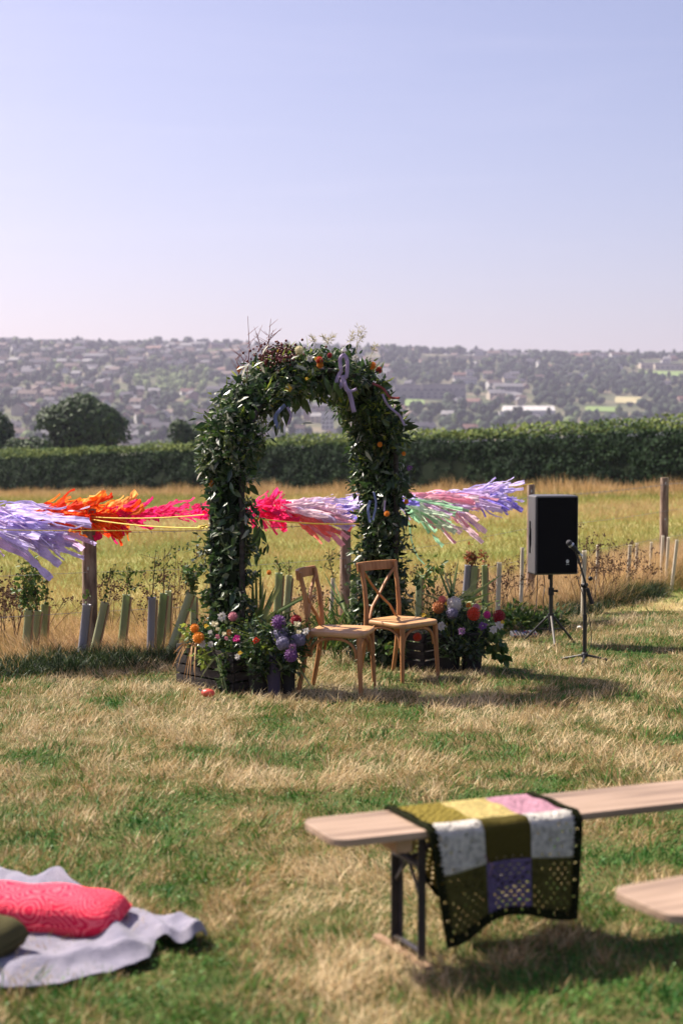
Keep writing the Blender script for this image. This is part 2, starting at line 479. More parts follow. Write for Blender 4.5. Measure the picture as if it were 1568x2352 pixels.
# ---- hedge
def build_hedge():
    T0, T1 = -0.75, 1.55
    L = math.hypot(36, 38) * (T1 - T0)
    root = empty('hedge', (*hedge_xy(0.5), g(*hedge_xy(0.5))))
    tag(root, 'long clipped dark green hedge running across the far side of the field', 'hedge')
    dx, dy = 36 / 52.35, -38 / 52.35; nx_, ny_ = -dy * -1, dx * -1
    nx_, ny_ = -38 / 52.35, -36 / 52.35
    ox, oy, oz = root.location
    H = 2.55
    # core
    n = 240; rows = []
    prof = [(1.15, 0.0), (1.2, 0.8), (1.05, 1.7), (0.75, 2.35), (0, 2.5), (-0.8, 2.3), (-1.1, 0)]
    Vc = []
    for i in range(n + 1):
        t = T0 + (T1 - T0) * i / n; x, y = HED(t); z = g(x, y) - .1
        for j, (a, b) in enumerate(prof):
            k = 0.85 + 0.25 * float(fbm(i * .35, j * .9, 21)); aa = a * k; bb = b * (0.93 + .1 * float(fbm(i * .25, 3, 22)))
            Vc.append((x + nx_ * aa - ox, y + ny_ * aa - oy, z + bb - oz))
    m = len(prof); i = np.arange(n * m).reshape(n, m)[:, :-1].ravel()
    q = np.stack((i, i + m, i + m + 1, i + 1), 1)
    link(bpy.data.objects.new('woody_core', np_mesh('woody_core', np.array(Vc), q, mats=m_core)), root)
    # leaves
    N = 90000
    t = T0 + (T1 - T0) * rng.uniform(0, 1, N); s = t * 52.35
    ang = rng.uniform(-0.1, 1.0, N)              # 0 foot of the front .. 1 back of the top
    front = rng.uniform(0, 1, N) < .62
    zz = np.where(front, rng.uniform(0, 1, N) ** .9 * 2.5, 2.45)
    bulge = 0.35 * (fbm(s * .55, zz * .9, 31) - .4) + .25 * (fbm(s * 1.7, zz * 1.9, 32) - .5)
    off = np.where(front, 1.15 - .22 * (zz / 2.5) ** 3 + bulge, rng.uniform(-.9, 1.0, N))
    top_h = H + .12 * (fbm(s * .3, 0 * s, 33) - .5) + .15 * (fbm(s * 2.2, 0 * s, 34) - .5)
    shoot = (~front) & (rng.uniform(0, 1, N) < .6)
    zz = np.where(front, zz * top_h / 2.55, top_h + np.where(shoot, rng.uniform(0, .68, N) * (.25 + .8 * fbm(s * .7, s * 0, 35)), rng.uniform(-.15, .1, N)))
    x = -23 + 36 * t + nx_ * off; y = 95 - 38 * t + ny_ * off
    z = gz(-23 + 36 * t, 95 - 38 * t) + zz
    pos = np.stack((x - ox, y - oy, z - oz), 1)
    nr = np.where(front[:, None], np.array([nx_, ny_, .35]), np.array([nx_ * .3, ny_ * .3, 1.0])) + rng.normal(size=(N, 3)) * .75
    V, qd = quad_cloud(pos, nr, rng.uniform(.06, .16, N), 1.5)
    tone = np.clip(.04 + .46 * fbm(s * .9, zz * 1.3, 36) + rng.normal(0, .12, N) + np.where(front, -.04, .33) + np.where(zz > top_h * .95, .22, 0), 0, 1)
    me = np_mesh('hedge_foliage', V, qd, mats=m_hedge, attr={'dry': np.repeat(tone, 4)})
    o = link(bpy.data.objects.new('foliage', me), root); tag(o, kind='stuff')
build_hedge()

# fence line
FX = [(-9.0, 7.6), (-5.3, 10.3), (-2.23, 12.5), (0.04, 14.3), (2.15, 16.3), (4.4, 19.0), (7.0, 22.2), (10.0, 26)]
def fence_y(x):
    return np.interp(x, [p[0] for p in FX], [p[1] for p in FX])


# ---- grass
def patch(x, y):
    """0 lush green .. 1 dry"""
    big = fbm(x * .75 + 3, y * .55 + 1, 41); mid = fbm(x * 2.3, y * 1.9, 42); sm = fbm(x * 7, y * 6, 43, 2)
    d = .53 + .85 * (big - .5) + 1.15 * (mid - .5) + .8 * (sm - .5)
    d = d + .03 + .12 * sstep(4.8, 7.0, y) - .13 * sstep(6.2, 3.8, y) - .12 * sstep(.4, 1.4, x) * sstep(7.5, 5.5, y)
    return d

def make_grass():
    n = 470000
    # more blades close to the camera
    y = 2.6 + (20.5 - 2.6) * rng.uniform(0, 1, n) ** 1.85
    hw = .62 + y * .34
    x = rng.uniform(-1, 1, n) * hw
    ok = y < fence_y(np.clip(x, -9, 10)) + .5; x = x[ok]; y = y[ok]; n = len(x)
    d = patch(x, y)
    dry = np.clip(.53 + (d - .50) * 1.3 + rng.normal(0, .25, n) + .4 * (fbm(x * 14, y * 12, 47, 2) - .5), 0, 1)
    tuft = fbm(x * 5, y * 4, 44)
    longer = sstep(.2, .75, d)
    h = (.055 + .045 * longer) * (.30 + 1.35 * tuft) * rng.uniform(.4, 1.4, n)
    h *= .68 + .12 * sstep(5, 8.5, y)
    az = fbm(x * 2.2, y * 2.2, 45) * 12 + rng.normal(0, 1.3, n)
    lean = rng.uniform(.1, .9, n) + .2 * longer * fbm(x * 1.7, y * 1.7, 46)
    curl = rng.uniform(.0, .6, n)
    wd = np.where(dry < .4, .0062, .0036) * rng.uniform(.7, 1.4, n) * (.8 + .05 * y)
    V, q, t, idx = blades(x, y, h, wd, np.clip(lean, 0, .95), az, curl)
    me = np_mesh('meadow_grass', V, q, t, mats=m_grass, attr={'dry': dry[idx]})
    o = bpy.data.objects.new('meadow_grass', me)
    tag(o, 'short tousled meadow grass, part straw coloured and part green, round the bench and chairs', 'grass', kind='stuff'); link(o)
    # clover and low weeds in the green hollows
    n = 26000
    y = 2.6 + 12 * rng.uniform(0, 1, n) ** 1.6; x = rng.uniform(-1, 1, n) * (.62 + y * .36)
    keep = patch(x, y) < .47; x = x[keep]; y = y[keep]; n = len(x)
    pos = np.stack((x, y, gz(x, y) + rng.uniform(.005, .035, n)), 1)
    V, q = quad_cloud(pos, np.array([0, 0, 1.0]) + rng.normal(size=(n, 3)) * .45, rng.uniform(.006, .014, n), 1.2)
    me = np_mesh('clover', V, q, mats=m_clover)
    o = bpy.data.objects.new('clover', me); tag(o, 'low green clover leaves in the greener hollows of the meadow', 'clover', kind='stuff'); link(o)
make_grass()

def make_tall():
    # strip of uncut dry grass along the fence
    n = 150000
    x = rng.uniform(-5.5, 9.5, n); off = rng.normal(0, .55, n)
    off = np.where(rng.uniform(0, 1, n) < .62, rng.uniform(.0, 4.2, n) ** 1.0, off)
    y = fence_y(x) + off - .1
    ok = (off > -1.05) & (fbm(x * 1.3, y * 1.3, 51) > .20 + .075 * np.clip(off, 0, 5))
    x = x[ok]; y = y[ok]; off = off[ok]; n = len(x)
    dn = fbm(x * 1.1, y * 1.1, 52)
    dry = np.clip(.3 + .75 * dn + rng.normal(0, .2, n) - .35 * (off < -.55) - .25 * (fbm(x * 2.6, y * 2.6, 55) > .58), 0, 1)
    h = (.16 + .36 * fbm(x * 1.8, y * 1.8, 53)) * (1 - .25 * sstep(.5, -1.5, x)) * rng.uniform(.5, 1.25, n) * (1 - .55 * sstep(.3, 1.05, -off)) * (1 - .45 * sstep(.5, 3.5, off)) * (1 + .35 * sstep(1, 4, x))
    az = fbm(x * .9, y * .9, 54) * 8 - .6 + rng.normal(0, .8, n)
    V, q, t, idx = blades(x, y, h, rng.uniform(.002, .0045, n) * 1.4, rng.uniform(.0, .7, n), az, rng.uniform(.1, .8, n), 3)
    me = np_mesh('tall_dry_grass', V, q, t, mats=m_tall, attr={'dry': dry[idx]})
    o = bpy.data.objects.new('tall_dry_grass', me)
    tag(o, 'strip of uncut orange and straw coloured grass along the wire fence', 'grass', kind='stuff'); link(o)
    # low undergrowth, its green darkened for the shade at the fence foot
    n = 60000
    x = rng.uniform(-4.4, 8, n); y = fence_y(x) - rng.normal(.72, .24, n)
    dens = fbm(x * 1.1, y * .7, 57) + .25 * (fbm(x * 4, y * 4, 59) - .5); keep = dens > np.where(x < -1.0, .34, .50)
    x = x[keep]; y = y[keep]; n = len(x)
    hh = (.05 + .26 * fbm(x * 2.5, y * 2.5, 58)) * rng.uniform(.4, 1.2, n)
    V, q, t, idx = blades(x, y, hh, rng.uniform(.004, .011, n), rng.uniform(.0, .8, n), rng.uniform(0, 6.28, n), rng.uniform(.1, .9, n), 3)
    me = np_mesh('undergrowth', V, q, t, mats=m_under_shade)
    o = bpy.data.objects.new('undergrowth', me); tag(o, 'low undergrowth at the foot of the tree guards, green darkened for shade', 'undergrowth', kind='stuff'); link(o)
    # field beyond the fence
    n = 270000
    y = 13.5 + (85 - 13.5) * rng.uniform(0, 1, n) ** 2.0
    x = rng.uniform(-1, 1, n) * (1.5 + y * .31)
    ok = y > fence_y(np.clip(x, -9, 10)) + .7; x = x[ok]; y = y[ok]; n = len(x)
    dn = fbm(x * .22, y * .10, 61); dn2 = fbm(x * 1.1, y * .5, 62)
    band = np.exp(-((y - 41 - .1 * x) / 5.0) ** 2) * .45
    dry = np.clip(.16 + .8 * (dn - .2) + .5 * (dn2 - .4) + rng.normal(0, .13, n) + band + .35 * sstep(24, 15, y), 0, 1)
    h = (.06 + .10 * dn2) * rng.uniform(.5, 1.4, n) * (1 + y / 50)
    V, q, t, idx = blades(x, y, h, (.004 + y * .00035) * rng.uniform(.7, 1.3, n), rng.uniform(.1, .8, n), rng.uniform(0, 2 * PI, n), rng.uniform(0, .6, n), 1)
    me = np_mesh('field_grass', V, q, t, mats=m_fieldgrass, attr={'dry': dry[idx]})
    o = bpy.data.objects.new('field_grass', me); tag(o, 'yellow green field grass between the fence and the hedge', 'grass', kind='stuff'); link(o)
    # tall dry stalks at the hedge foot
    n = 42000
    t_ = rng.uniform(-.5, 1.4, n); s = t_ * 52.35; off = 1.2 + np.abs(rng.normal(0, 1.7, n))
    x = -23 + 36 * t_ - off * 38 / 52.35; y = 95 - 38 * t_ - off * 36 / 52.35
    h = (.25 + .95 * fbm(s * .5, off * .6, 63)) * rng.uniform(.4, 1.1, n) * np.exp(-(off - 1.2) / 5)
    dry = np.clip(.35 + .5 * fbm(s * .3, off, 64) + rng.normal(0, .15, n), 0, 1)
    V, q, t, idx = blades(x, y, h, rng.uniform(.02, .05, n), rng.uniform(0, .4, n), rng.uniform(0, 2 * PI, n), rng.uniform(0, .4, n), 1)
    me = np_mesh('hedge_foot_grass', V, q, t, mats=m_tall, attr={'dry': dry[idx]})
    o = bpy.data.objects.new('hedge_foot_grass', me); tag(o, 'tall straw coloured grass standing along the foot of the hedge', 'grass', kind='stuff'); link(o)
make_tall()

# ---- trees beyond the hedge
def tree_meshes(seed, rx, ry, rz, n, leaf, lobes=9, squash=.0):
    r = random.Random(seed); rg = np.random.default_rng(seed)
    P_ = []; Nn = []
    cs = [(0, 0, 0, .72)] + [(r.uniform(-.55, .55), r.uniform(-.5, .5), r.uniform(-.5, .45), r.uniform(.32, .5)) for _ in range(lobes)]
    wts = np.array([c[3] ** 2 for c in cs]); wts /= wts.sum()
    which = rg.choice(len(cs), n, p=wts)
    d = norm(rg.normal(size=(n, 3))); d[:, 2] = np.where(d[:, 2] < -.35, -d[:, 2], d[:, 2])
    rad = rg.uniform(.72, 1.05, n)
    cc = np.array(cs)[which]
    p = (cc[:, :3] + d * (cc[:, 3] * rad)[:, None]) * np.array([rx, ry, rz])
    V, q = quad_cloud(p, d + rg.normal(size=(n, 3)) * .5, rg.uniform(.6, 1.2, n) * leaf, 1.5)
    return V, q, cs

def big_tree(name, label, base, rx, ry, rz, seed, n=5000, leaf=.28, mat=None, group=None):
    mat = mat or m_tree
    root = empty(name, base); tag(root, label, 'tree', group)
    V, q, cs = tree_meshes(seed, rx, ry, rz, n, leaf)
    V = V + np.array([0, 0, rz * 1.02])
    link(bpy.data.objects.new('crown', np_mesh('crown', V, q, mats=mat)), root)
    mb = MB(); mb.tube([(0, 0, -.3), (.1, 0, rz * .35), (0, .1, rz * .9)], [rx * .09, rx * .07, rx * .04], 8)
    for c in cs[1:]:
        mb.tube([(0, 0, rz * .3), (c[0] * rx * .5, c[1] * ry * .5, rz * (.6 + c[2] * .4)), (c[0] * rx, c[1] * ry, rz * (1.02 + c[2]))], [rx * .045, rx * .03, rx * .012], 5)
    mb.build('trunk', m_trunk, root)
    mc = MB()
    mc.ball((0, 0, rz * 1.0), 1, 0, 12, 8, (rx * .60, ry * .60, rz * .62))
    mc.build('inner_dark_core', m_core, root)
    return root
def T(px, d, top_py):
    b = at(px, 1000, d); z = g(b.x, d); return Vector((b.x, d, z)), at(px, top_py, d).z - z
b, h = T(190, 118, 893); big_tree('field_tree', 'large round dark green tree standing beyond the hedge at the left', b, 4.3, 4.0, h * .52, 17, 11000, .27)
b, h = T(432, 122, 957); big_tree('field_tree', 'small round dark bushy tree beyond the hedge just left of the arch', b, 2.1, 2.0, h * .5, 5, 4500, .24)
b, h = T(-2, 112, 922); big_tree('field_tree', 'dark tree cut by the left edge of the photograph beyond the hedge', b, 1.8, 2.0, h * .5, 8, 4500, .26)
b, h = T(78, 110, 985); big_tree('field_bush', 'low dark bush between the two left hand trees beyond the hedge', b, 2.6, 2.0, h * .5, 9, 3500, .24)
b, h = T(495, 122, 992); big_tree('field_bush', 'low dark bush beyond the hedge right of the small round tree', b, 1.3, 1.3, h * .5, 12, 2000, .22)
b, h = T(-75, 118, 900); big_tree('field_tree', 'tall dark tree beyond the hedge outside the left edge of the photograph', b, 3.0, 3.0, h * .5, 13, 3500, .3)

# ---- far hillside town
WALLS = {
    'cream': (0.42, 0.36, 0.28), 'white': (0.50, 0.48, 0.46), 'pink': (0.32, 0.22, 0.19), 'brick': (0.20, 0.12, 0.09), 'grey': (0.24, 0.22, 0.21)}
ROOFS = {'slate': (0.075, 0.07, 0.08), 'brown': (0.11, 0.075, 0.06), 'red': (0.15, 0.08, 0.06), 'palegrey': (0.21, 0.20, 0.20)}
MW = {k: flat(k + '_render_wall', v, scale=.3, rough=.85) for k, v in WALLS.items()}
MR = {k: flat(k + '_roof', v, scale=.4, rough=.8) for k, v in ROOFS.items()}
m_glass = M('far_window_glass', [(0.03, 0.035, 0.045), (0.05, 0.055, 0.065)], rough=.2, spec=.6)

def house_proto(kind):
    """returns body mesh builder, roof builder"""
    wd, dp, hh, rh = {'det': (9, 7.5, 5.2, 2.6), 'semi': (14, 8, 5.4, 2.8), 'bung': (12, 8, 2.8, 2.6), 'terr': (26, 8, 5.6, 2.8)}[kind]
    b = MB()
    b.box((0, 0, hh / 2 - 1.5), (wd, dp, hh + 3))
    b.add([(-wd / 2, -dp / 2, hh), (-wd / 2, dp / 2, hh), (-wd / 2, 0, hh + rh)], [(0, 2, 1)])
    b.add([(wd / 2, -dp / 2, hh), (wd / 2, dp / 2, hh), (wd / 2, 0, hh + rh)], [(0, 1, 2)])
    nw = max(2, int(wd / 3.4))
    for fl in range(1 if hh < 4 else 2):
        for k in range(nw):
            x = -wd / 2 + wd * (k + .5) / nw
            for s in (-1, 1):
                b.box((x, s * (dp / 2 + .03), 1.5 + fl * 2.6), (1.5, .1, 1.2), 1)
    r = MB(); e = .45
    for s in (-1, 1):
        vs = [(-wd / 2 - e, s * (dp / 2 + e), hh - .25), (wd / 2 + e, s * (dp / 2 + e), hh - .25), (wd / 2 + e, 0, hh + rh + .12), (-wd / 2 - e, 0, hh + rh + .12)]
        vs += [(p[0], p[1], p[2] + .22) for p in vs]
        r.add(vs, [(0, 1, 2, 3), (4, 5, 6, 7), (0, 1, 5, 4), (1, 2, 6, 5), (3, 0, 4, 7)])
    r.box((wd * .3, 0.2, hh + rh + .5), (.9, .7, 1.6))
    return b, r
protos = {}
for kd in ('det', 'semi', 'bung', 'terr'):
    b, r = house_proto(kd)
    protos[kd] = (b, r)
mesh_cache = {}
def house_mesh(kd, wk, rk):
    if (kd, wk) not in mesh_cache: mesh_cache[(kd, wk)] = protos[kd][0].mesh('house_walls', [MW[wk], m_glass])
    if (kd, 'r', rk) not in mesh_cache: mesh_cache[(kd, 'r', rk)] = protos[kd][1].mesh('house_roof', MR[rk])
    return mesh_cache[(kd, wk)], mesh_cache[(kd, 'r', rk)]
KNAME = {'det': 'detached house', 'semi': 'pair of joined houses', 'bung': 'low bungalow', 'terr': 'long terrace of houses'}
WN = {'cream': 'cream rendered', 'white': 'white rendered', 'pink': 'pinkish', 'brick': 'brown brick', 'grey': 'grey rendered'}
RN = {'slate': 'dark slate roof', 'brown': 'brown tiled roof', 'red': 'reddish tiled roof', 'palegrey': 'pale grey roof'}

spots = []
def occupied(x, y, r):
    for (a, b, c) in spots:
        if abs(a - x) < r + c and abs(b - y) < (r + c) * 1.5: return True
    return False
# landmark buildings first: (px, py of the base, width m, depth m, height m, wall, roof, label, windows)
def long_block(px, py, wd, dp, hh, wk, rk, label, rz=0.0, win=True, gable=False, name='long_building'):
    p = P(px, py, 300)
    root = empty(name, p, rz); tag(root, label, 'building')
    b = MB(); b.box((0, 0, hh / 2 - 2), (wd, dp, hh + 4)); b.build('walls', MW[wk], root)
    r = MB()
    if gable:
        for s in (-1, 1):
            r.add([(-wd / 2, s * dp / 2, hh), (wd / 2, s * dp / 2, hh), (wd / 2, 0, hh + dp * .22), (-wd / 2, 0, hh + dp * .22)], [(0, 1, 2, 3)])
        r.add([(-wd / 2, -dp / 2, hh), (-wd / 2, dp / 2, hh), (-wd / 2, 0, hh + dp * .22)], [(0, 1, 2)])
        r.add([(wd / 2, -dp / 2, hh), (wd / 2, dp / 2, hh), (wd / 2, 0, hh + dp * .22)], [(0, 1, 2)])
    else:
        r.box((0, 0, hh + .3), (wd + .8, dp + .8, .6))
    r.build('roof', MR[rk] if rk in MR else MW[rk], root)
    if win:
        fl = max(1, int(hh / 3.4)); n = max(3, int(wd / 6))
        first = None
        for f in range(fl):
            for k in range(n):
                x = -wd / 2 + wd * (k + .5) / n
                if first is None:
                    first = MB().box((0, 0, 0), (wd / n * .5, .3, 1.2)).mesh('window', m_glass)
                o = bpy.data.objects.new('window', first); o.location = (x, -dp / 2 - .1, 1.6 + f * 3); link(o, root)
    # footprint for the scatter
    n = max(1, int(wd / 14))
    for k in range(n):
        a = -wd / 2 + wd * (k + .5) / n
        spots.append((p.x + a * math.cos(rz), p.y + a * math.sin(rz) - 9, 11)); spots.append((p.x + a * math.cos(rz), p.y + a * math.sin(rz) + 3, 11))
    return root
long_block(1212, 952, 42, 18, 3.2, 'white', 'white', 'long low white warehouse among the trees just above the hedge at the right', win=False, gable=True)
long_block(1163, 957, 12, 10, 3.5, 'white', 'white', 'small white block at the left end of the long white warehouse', win=False)
long_block(935, 899, 26, 12, 6, 'grey', 'palegrey', 'grey three storey block, upper left of the two rows right of the arch')
long_block(1018, 899, 42, 12, 6.5, 'grey', 'palegrey', 'long pale grey terrace block, upper right of the rows right of the arch')
long_block(925, 916, 22, 12, 6.5, 'grey', 'palegrey', 'grey block nearest to the arch in the lower row')
long_block(990, 916, 36, 12, 7, 'grey', 'slate', 'long grey block with dark roof in the lower row right of the arch')
long_block(1048, 916, 16, 12, 6.5, 'grey', 'palegrey', 'short grey block at the right end of the lower row')
long_block(1496, 846, 30, 16, 6, 'cream', 'white', 'cream left wing of the long pale building near the skyline at the right', win=True)
long_block(1540, 848, 42, 16, 6, 'cream', 'palegrey', 'long cream right wing of the pale building near the skyline at the right', win=True)
long_block(1050, 824, 90, 12, 3, 'cream', 'cream', 'very long low pale shed roof below the wooded skyline right of the arch', rz=-.35, win=False)
long_block(1322, 866, 22, 12, 4, 'white', 'palegrey', 'low white shed among dark trees in the middle of the right hillside', win=False)
long_block(752, 986, 9, 9, 13, 'white', 'palegrey', 'tall white block framed inside the arch just above the hedge')
long_block(1100, 812, 20, 12, 4, 'white', 'palegrey', 'white bungalow block on the skyline right of the arch', win=False)
long_block(900, 832, 30, 12, 5, 'cream', 'palegrey', 'pale block on the hillside just right of the top of the arch')

# green fields on the hillside
def hill_patch(px0, py0, px1, py1, mat, name='hill_field'):
    a = P((px0 + px1) / 2, py1, 300).y; b_ = P((px0 + px1) / 2, py0, 300).y
    ys = np.linspace(a, b_, 10); V = []
    for i, yy in enumerate(ys):
        inset = .12 * abs(i / 9 - .5)
        for k in range(12):
            px = px0 + (px1 - px0) * (inset + (1 - 2 * inset) * k / 11); x = (px - 784) * yy / FOC
            V.append((x, yy, g(x, yy) + 1.2))
    i = np.arange(9 * 12).reshape(9, 12)[:, :-1].ravel()
    q = np.stack((i, i + 1, i + 13, i + 12), 1)
    o = bpy.data.objects.new(name, np_mesh(name, np.array(V), q, mats=mat)); tag(o, kind='structure'); link(o)
    for _ in range(14):
        yy = a + (b_ - a) * random.random(); px = px0 + (px1 - px0) * random.random()
        spots.append(((px - 784) * yy / FOC, yy, 16))
m_hillgreen = M('hill_pasture', [(0.13, 0.20, 0.05), (0.18, 0.25, 0.07)], scale=.05, rough=.9)
m_hilltan = M('hill_stubble', [(0.30, 0.27, 0.13), (0.38, 0.32, 0.18)], scale=.05, rough=.9)
hill_patch(1464, 855, 1600, 866, m_hillgreen)
hill_patch(1408, 914, 1474, 929, m_hilltan)
hill_patch(905, 920, 975, 935, m_hillgreen)
hill_patch(1340, 937, 1420, 948, m_hillgreen)

SKY_LEFT = 900
def house_density(px, d):
    py = 1000 - (g((px - 784) * d / FOC, d) - EYE) / d * FOC
    if px < 900:
        if 300 < px < 500 and 858 < py < 905: return 0.0
        return 0.95 if py > 800 else .55
    if 1040 < px < 1215 and 862 < py < 935: return .95
    if 1080 < px < 1230 and py < 845: return .8
    if 900 < px < 1100 and py > 900: return .5
    if px > 1300 and py < 850: return .25
    return .07
def region(x, d):
    px = 784 + FOC * x / d
    hz_ = 'far left' if px < 200 else 'left' if px < 480 else 'behind the arch' if px < 930 else 'right' if px < 1250 else 'far right'
    return hz_ + (', low down' if d < 1080 else ', halfway up' if d < 1350 else ', high up')
hs = []
tries = 0
r = random.Random(11)
while len(hs) < 520 and tries < 24000:
    tries += 1
    d = 880 + (2040 - 880) * r.random() ** 0.85
    # streets follow the contours
    d = round(d / 26) * 26 + r.uniform(-4, 4)
    px = r.uniform(-120, 1690); x = (px - 784) * d / FOC
    if r.random() > house_density(px, d): continue
    if occupied(x, d, 6.0): continue
    kd = r.choices(['det', 'semi', 'bung', 'terr'], [4, 3, 3, 1.6])[0]
    if kd == 'terr' and occupied(x, d, 13): continue
    py = 1000 - (g(x, d) - EYE) / d * FOC
    if px < 900: wk = r.choices(['cream', 'white', 'pink', 'brick', 'grey'], [3.5, 2 + (3 if py > 930 else 0), 3, 3, 2])[0]
    else: wk = r.choices(['cream', 'white', 'pink', 'brick', 'grey'], [3, 5, 1, .6, 2])[0]
    rk = r.choices(['slate', 'brown', 'red', 'palegrey'], [3, 3, 1.2, 2.0])[0]
    hs.append((d, x, kd, wk, rk, r.gauss(0, .35) + (PI / 2 if r.random() < .22 else 0), r.uniform(.85, 1.15)))
    spots.append((x, d, {'det': 6, 'semi': 8, 'bung': 7, 'terr': 13}[kd]))
hs.sort()
inview = [h for h in hs if abs(h[1] / h[0]) < .245]
first300 = set(id(h) for h in inview[:285])
rest_V = {}
rb = MB(); mats_rest = [MW[k] for k in MW] + [MR[k] for k in MR] + [m_glass]
mi_of = {('w', k): i for i, k in enumerate(MW)}; mi_of.update({('r', k): len(MW) + i for i, k in enumerate(MR)}); MI_GL = len(MW) + len(MR)
rv = []; rq = []; rt = []; rmq = []; rmt = []; off = 0
for h in hs:
    d, x, kd, wk, rk, rz, sc = h; z = g(x, d) - .3
    if id(h) in first300:
        a, b = house_mesh(kd, wk, rk)
        o = bpy.data.objects.new('house', a); o.location = (x, d, z); o.rotation_euler = (0, 0, rz); o.scale = (sc, sc, sc)
        tag(o, '%s %s with %s, %s' % (WN[wk], KNAME[kd], RN[rk], region(x, d)), 'house', '%s %s with %s on the hillside' % (WN[wk], KNAME[kd], RN[rk])); link(o)
        ro = bpy.data.objects.new('roof', b); link(ro, o)
    else:
        cs_, sn = math.cos(rz), math.sin(rz)
        for pr, kk in ((protos[kd][0], ('w', wk)), (protos[kd][1], ('r', rk))):
            base = len(rb.v)
            for v in pr.v:
                rb.v.append((x + (v[0] * cs_ - v[1] * sn) * sc, d + (v[0] * sn + v[1] * cs_) * sc, z + v[2] * sc))
            for f, m_ in zip(pr.f, pr.m):
                rb.f.append(tuple(i + base for i in f)); rb.m.append(MI_GL if m_ == 1 else mi_of[kk]); rb.sm.append(False)
o = rb.build('far_houses', mats_rest); tag(o, 'the many smallest houses high up on the far hillside', 'houses', kind='stuff')

# hillside trees
def far_tree_mesh(seed, mat, n=130, leaf=1.5, sh=(4.6, 4.6, 4.2)):
    V, q, cs = tree_meshes(seed, sh[0], sh[1], sh[2], n, leaf, 6)
    V = V + np.array([0, 0, sh[2] * .95])
    # ball core + trunk in the same small mesh
    mb = MB(); mb.ball((0, 0, sh[2] * .95), 1, 0, 8, 6, (sh[0] * .72, sh[1] * .72, sh[2] * .75)); mb.tube([(0, 0, -2), (0, 0, sh[2] * .7)], [.5, .35], 5)
    nv = len(V); V2 = np.concatenate((V, np.array(mb.v)))
    qq = [f for f in mb.f if len(f) == 4]; tt = [f for f in mb.f if len(f) == 3]
    Q = np.concatenate((q, np.array(qq) + nv)); T_ = np.array(tt) + nv if tt else None
    return V2, Q, T_
TM = []
for k in range(6):
    sh = [(4.6, 4.6, 4.4), (6, 5, 4.4), (3.4, 3.4, 5.4), (5, 5, 3.2), (4.5, 5, 4.8), (2.4, 2.4, 6.5)][k]
    arr = far_tree_mesh(70 + k, None, sh=sh)
    TM.append((arr, np_mesh('hillside_tree', arr[0], arr[1], arr[2], mats=m_fartree), np_mesh('hillside_light_tree', arr[0], arr[1], arr[2], mats=m_fartree2)))
trees = []
tries = 0
spots2 = {}
def near_tree(x, y, r_):
    gx, gy = int(x // 10), int(y // 14)
    for a in (-1, 0, 1):
        for b in (-1, 0, 1):
            for (u, v) in spots2.get((gx + a, gy + b), ()):
                if abs(u - x) < r_ and abs(v - y) < r_ * 1.4: return True
    spots2.setdefault((gx, gy), []).append((x, y)); return False
def tree_density(px, py):
    if px < 900:
        if 312 < px < 482 and 858 < py < 912: return 2.0
        if py < 790: return 1.5
        return .75 + .65 * float(vnoise(px / 60, py / 18, 81) > .52)
    if 1040 < px < 1215 and 862 < py < 935: return .25
    if 1150 < px < 1275 and 934 < py < 962: return .0
    if 905 < px < 1060 and 884 < py < 922: return .0
    if 1464 < px < 1570 and 828 < py < 868: return .0
    if 1405 < px < 1476 and 912 < py < 931: return .0
    if 960 < px < 1120 and 812 < py < 834: return .05
    return 1.4
while len(trees) < 3000 and tries < 60000:
    tries += 1
    d = 860 + (2120 - 860) * r.random() ** .8; px = r.uniform(-150, 1720); x = (px - 784) * d / FOC
    py = 1000 - (g(x, d) - EYE) / d * FOC
    if d > 2040 and r.random() < .5: pass
    elif r.random() > tree_density(px, py) / 1.4: continue
    if occupied(x, d, 1.5): continue
    if near_tree(x, d, 5.6): continue
    light = (312 < px < 482 and 858 < py < 912) or r.random() < .06
    k = r.choices(range(6), [4, 3, 2, 3, 4, 1])[0]
    trees.append((d, x, k, light, r.uniform(.7, 1.35), r.uniform(0, 6.28)))
